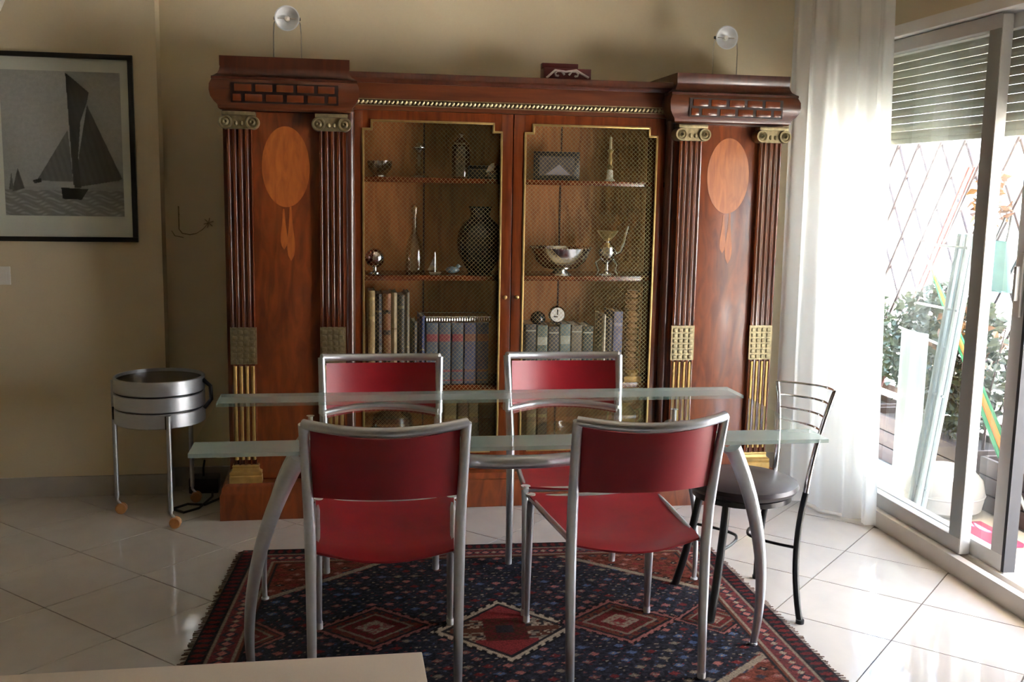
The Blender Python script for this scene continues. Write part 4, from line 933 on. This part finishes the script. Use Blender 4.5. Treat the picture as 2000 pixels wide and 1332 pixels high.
# folded drying rack leaning by the door
rk = thing('drying_rack', 'folded white drying rack standing behind the sliding glass', 'rack', (1.895, -0.28, -0.02))
wht = pmat('white_enamel', (0.46,0.52,0.53), 0.4, var=0.05)
for o_ in (0.0, 0.065):
    for dxx in (0.0, 0.03): MB().tube([(dxx, 0.02-o_, 0.03), (dxx+0.02, -0.08-o_, 0.70), (dxx+0.03, -0.18-o_, 1.36)], 0.014, 8).build('tube', wht, rk)
for z, y in ((0.16, 0.0), (0.62, -0.07), (1.02, -0.13), (1.30, -0.17)):
    MB().tube([(0.02, y+0.24 if z > 0.9 else y+0.03, z), (0.02, y-0.09, z)], 0.006, 8).build('cross_rod', wht, rk)
MB().lathe([(0.012,-0.010),(0.030,-0.010),(0.034,0.0),(0.030,0.010),(0.012,0.010)], (0.02, 0.0, 0.034), 20, ax='x').build('castor', wht, rk)
sh_ = MB().grid(40, 14, lambda u, v: (2.105+0.012*math.sin(u*14)*(1-0.3*v), 0.02+0.27*u, 0.02+0.80*v)).build('hanging_sheet', veil('white_sheet_cloth', (0.42,0.50,0.51), clear=0.0, trans=0.4))
tag(sh_, 'pale white sheet hanging beside the drying rack, behind the curtain edge', 'sheet')
MB().tube([(0.03, -0.16, 0.84), (0.12, 0.20, 0.84), (0.21, 0.58, 0.84)], 0.006, 8).build('cross_rod', wht, rk)
# red poles, parasol, mound, mat
rp = thing('red_pole_frame', 'pair of slanting red metal poles in the planter behind the door glass', 'poles', (2.53, 0.40, 0.22))
redm = pmat('red_enamel', (0.22,0.09,0.09), 0.5, var=0.1)
for o_ in (0.0, 0.05): MB().tube([(0.0, 0.86+o_, 0.0), (0.0, o_, 1.44)], 0.008, 8).build('pole', redm, rp)
for t_ in (0.25, 0.6, 0.9): MB().tube([(0.0, 0.86*(1-t_), 1.44*t_), (0.0, 0.86*(1-t_)+0.05, 1.44*t_)], 0.005, 8).build('rung', redm, rp)
ps = thing('closed_parasol', 'closed orange, white and green striped parasol leaning against the planter', 'parasol', (2.265, -0.70, -0.01))
pA, pB = Vector((0.0, 0.0, 0.0)), Vector((0.0, 1.0, 1.13))
MB().tube([pA, pA+(pB-pA)*1.04], 0.008, 8).build('pole', wht, ps)
for k, colr in enumerate(((0.60,0.22,0.05), (0.62,0.60,0.56), (0.04,0.26,0.13), (0.60,0.22,0.05), (0.04,0.26,0.13))):
    a = 2*PI*k/5+0.4; off = Vector((math.cos(a), 0.75*math.sin(a), -0.66*math.sin(a)))
    MB().tube([pA+(pB-pA)*t_+off*rr_ for t_, rr_ in ((0.28,0.020),(0.40,0.018),(0.6,0.014),(0.85,0.010),(1.0,0.005))], [0.013,0.014,0.011,0.008,0.004], 8).build('canopy_gore', pmat('parasol_cloth', colr, 0.8, var=0.1), ps)
mo = thing('white_pouf', 'white rounded outdoor pouf on the terrace beyond the glass', 'pouf', (2.11, -0.20, -0.02))
MB().lathe([(0.0,0.0),(0.13,0.0),(0.175,0.03),(0.188,0.10),(0.175,0.17),(0.13,0.215),(0.06,0.235),(0.0,0.24)], seg=32).build('cushion', pmat('white_canvas', (0.50,0.50,0.49), 0.8, var=0.05, bump=0.1, bscale=60), mo)
MB().tube([(0.187*math.cos(2*PI*k/32), 0.187*math.sin(2*PI*k/32), 0.10) for k in range(32)], 0.005, 6, closed=True).build('piping', pmat('grey_piping', (0.5,0.5,0.5), 0.8), mo)
pm = tag(MB().box(1.97, 2.17, -0.74, -0.42, -0.02, 0.0, 0.006).build('pink_mat', pmat('pink_foam', (0.40,0.07,0.15), 0.8, var=0.1, scale=40, bump=0.2, bscale=200)), 'pink mat lying on the terrace outside the sliding door', 'mat')
tbg = thing('teal_bag', 'teal cloth bag hanging on the lattice behind the door stile', 'bag', (GX-0.085, 0.20, 1.02))
MB().grid(18, 8, lambda u, v: (0.045*math.cos(2*PI*u)*(1-0.4*v), 0.11*math.sin(2*PI*u)*(1-0.45*v), 0.26*v), wrap=True).box(-0.04,0.04,-0.10,0.10,0.0,0.01).build('pouch', pmat('teal_canvas', (0.06,0.15,0.15), 0.8, var=0.2), tbg)
MB().tube([(0,-0.05,0.25),(0.04,-0.02,0.40),(0.04,0.02,0.40),(0,0.05,0.25)], 0.006, 6).build('handle', M['rubber'], tbg)
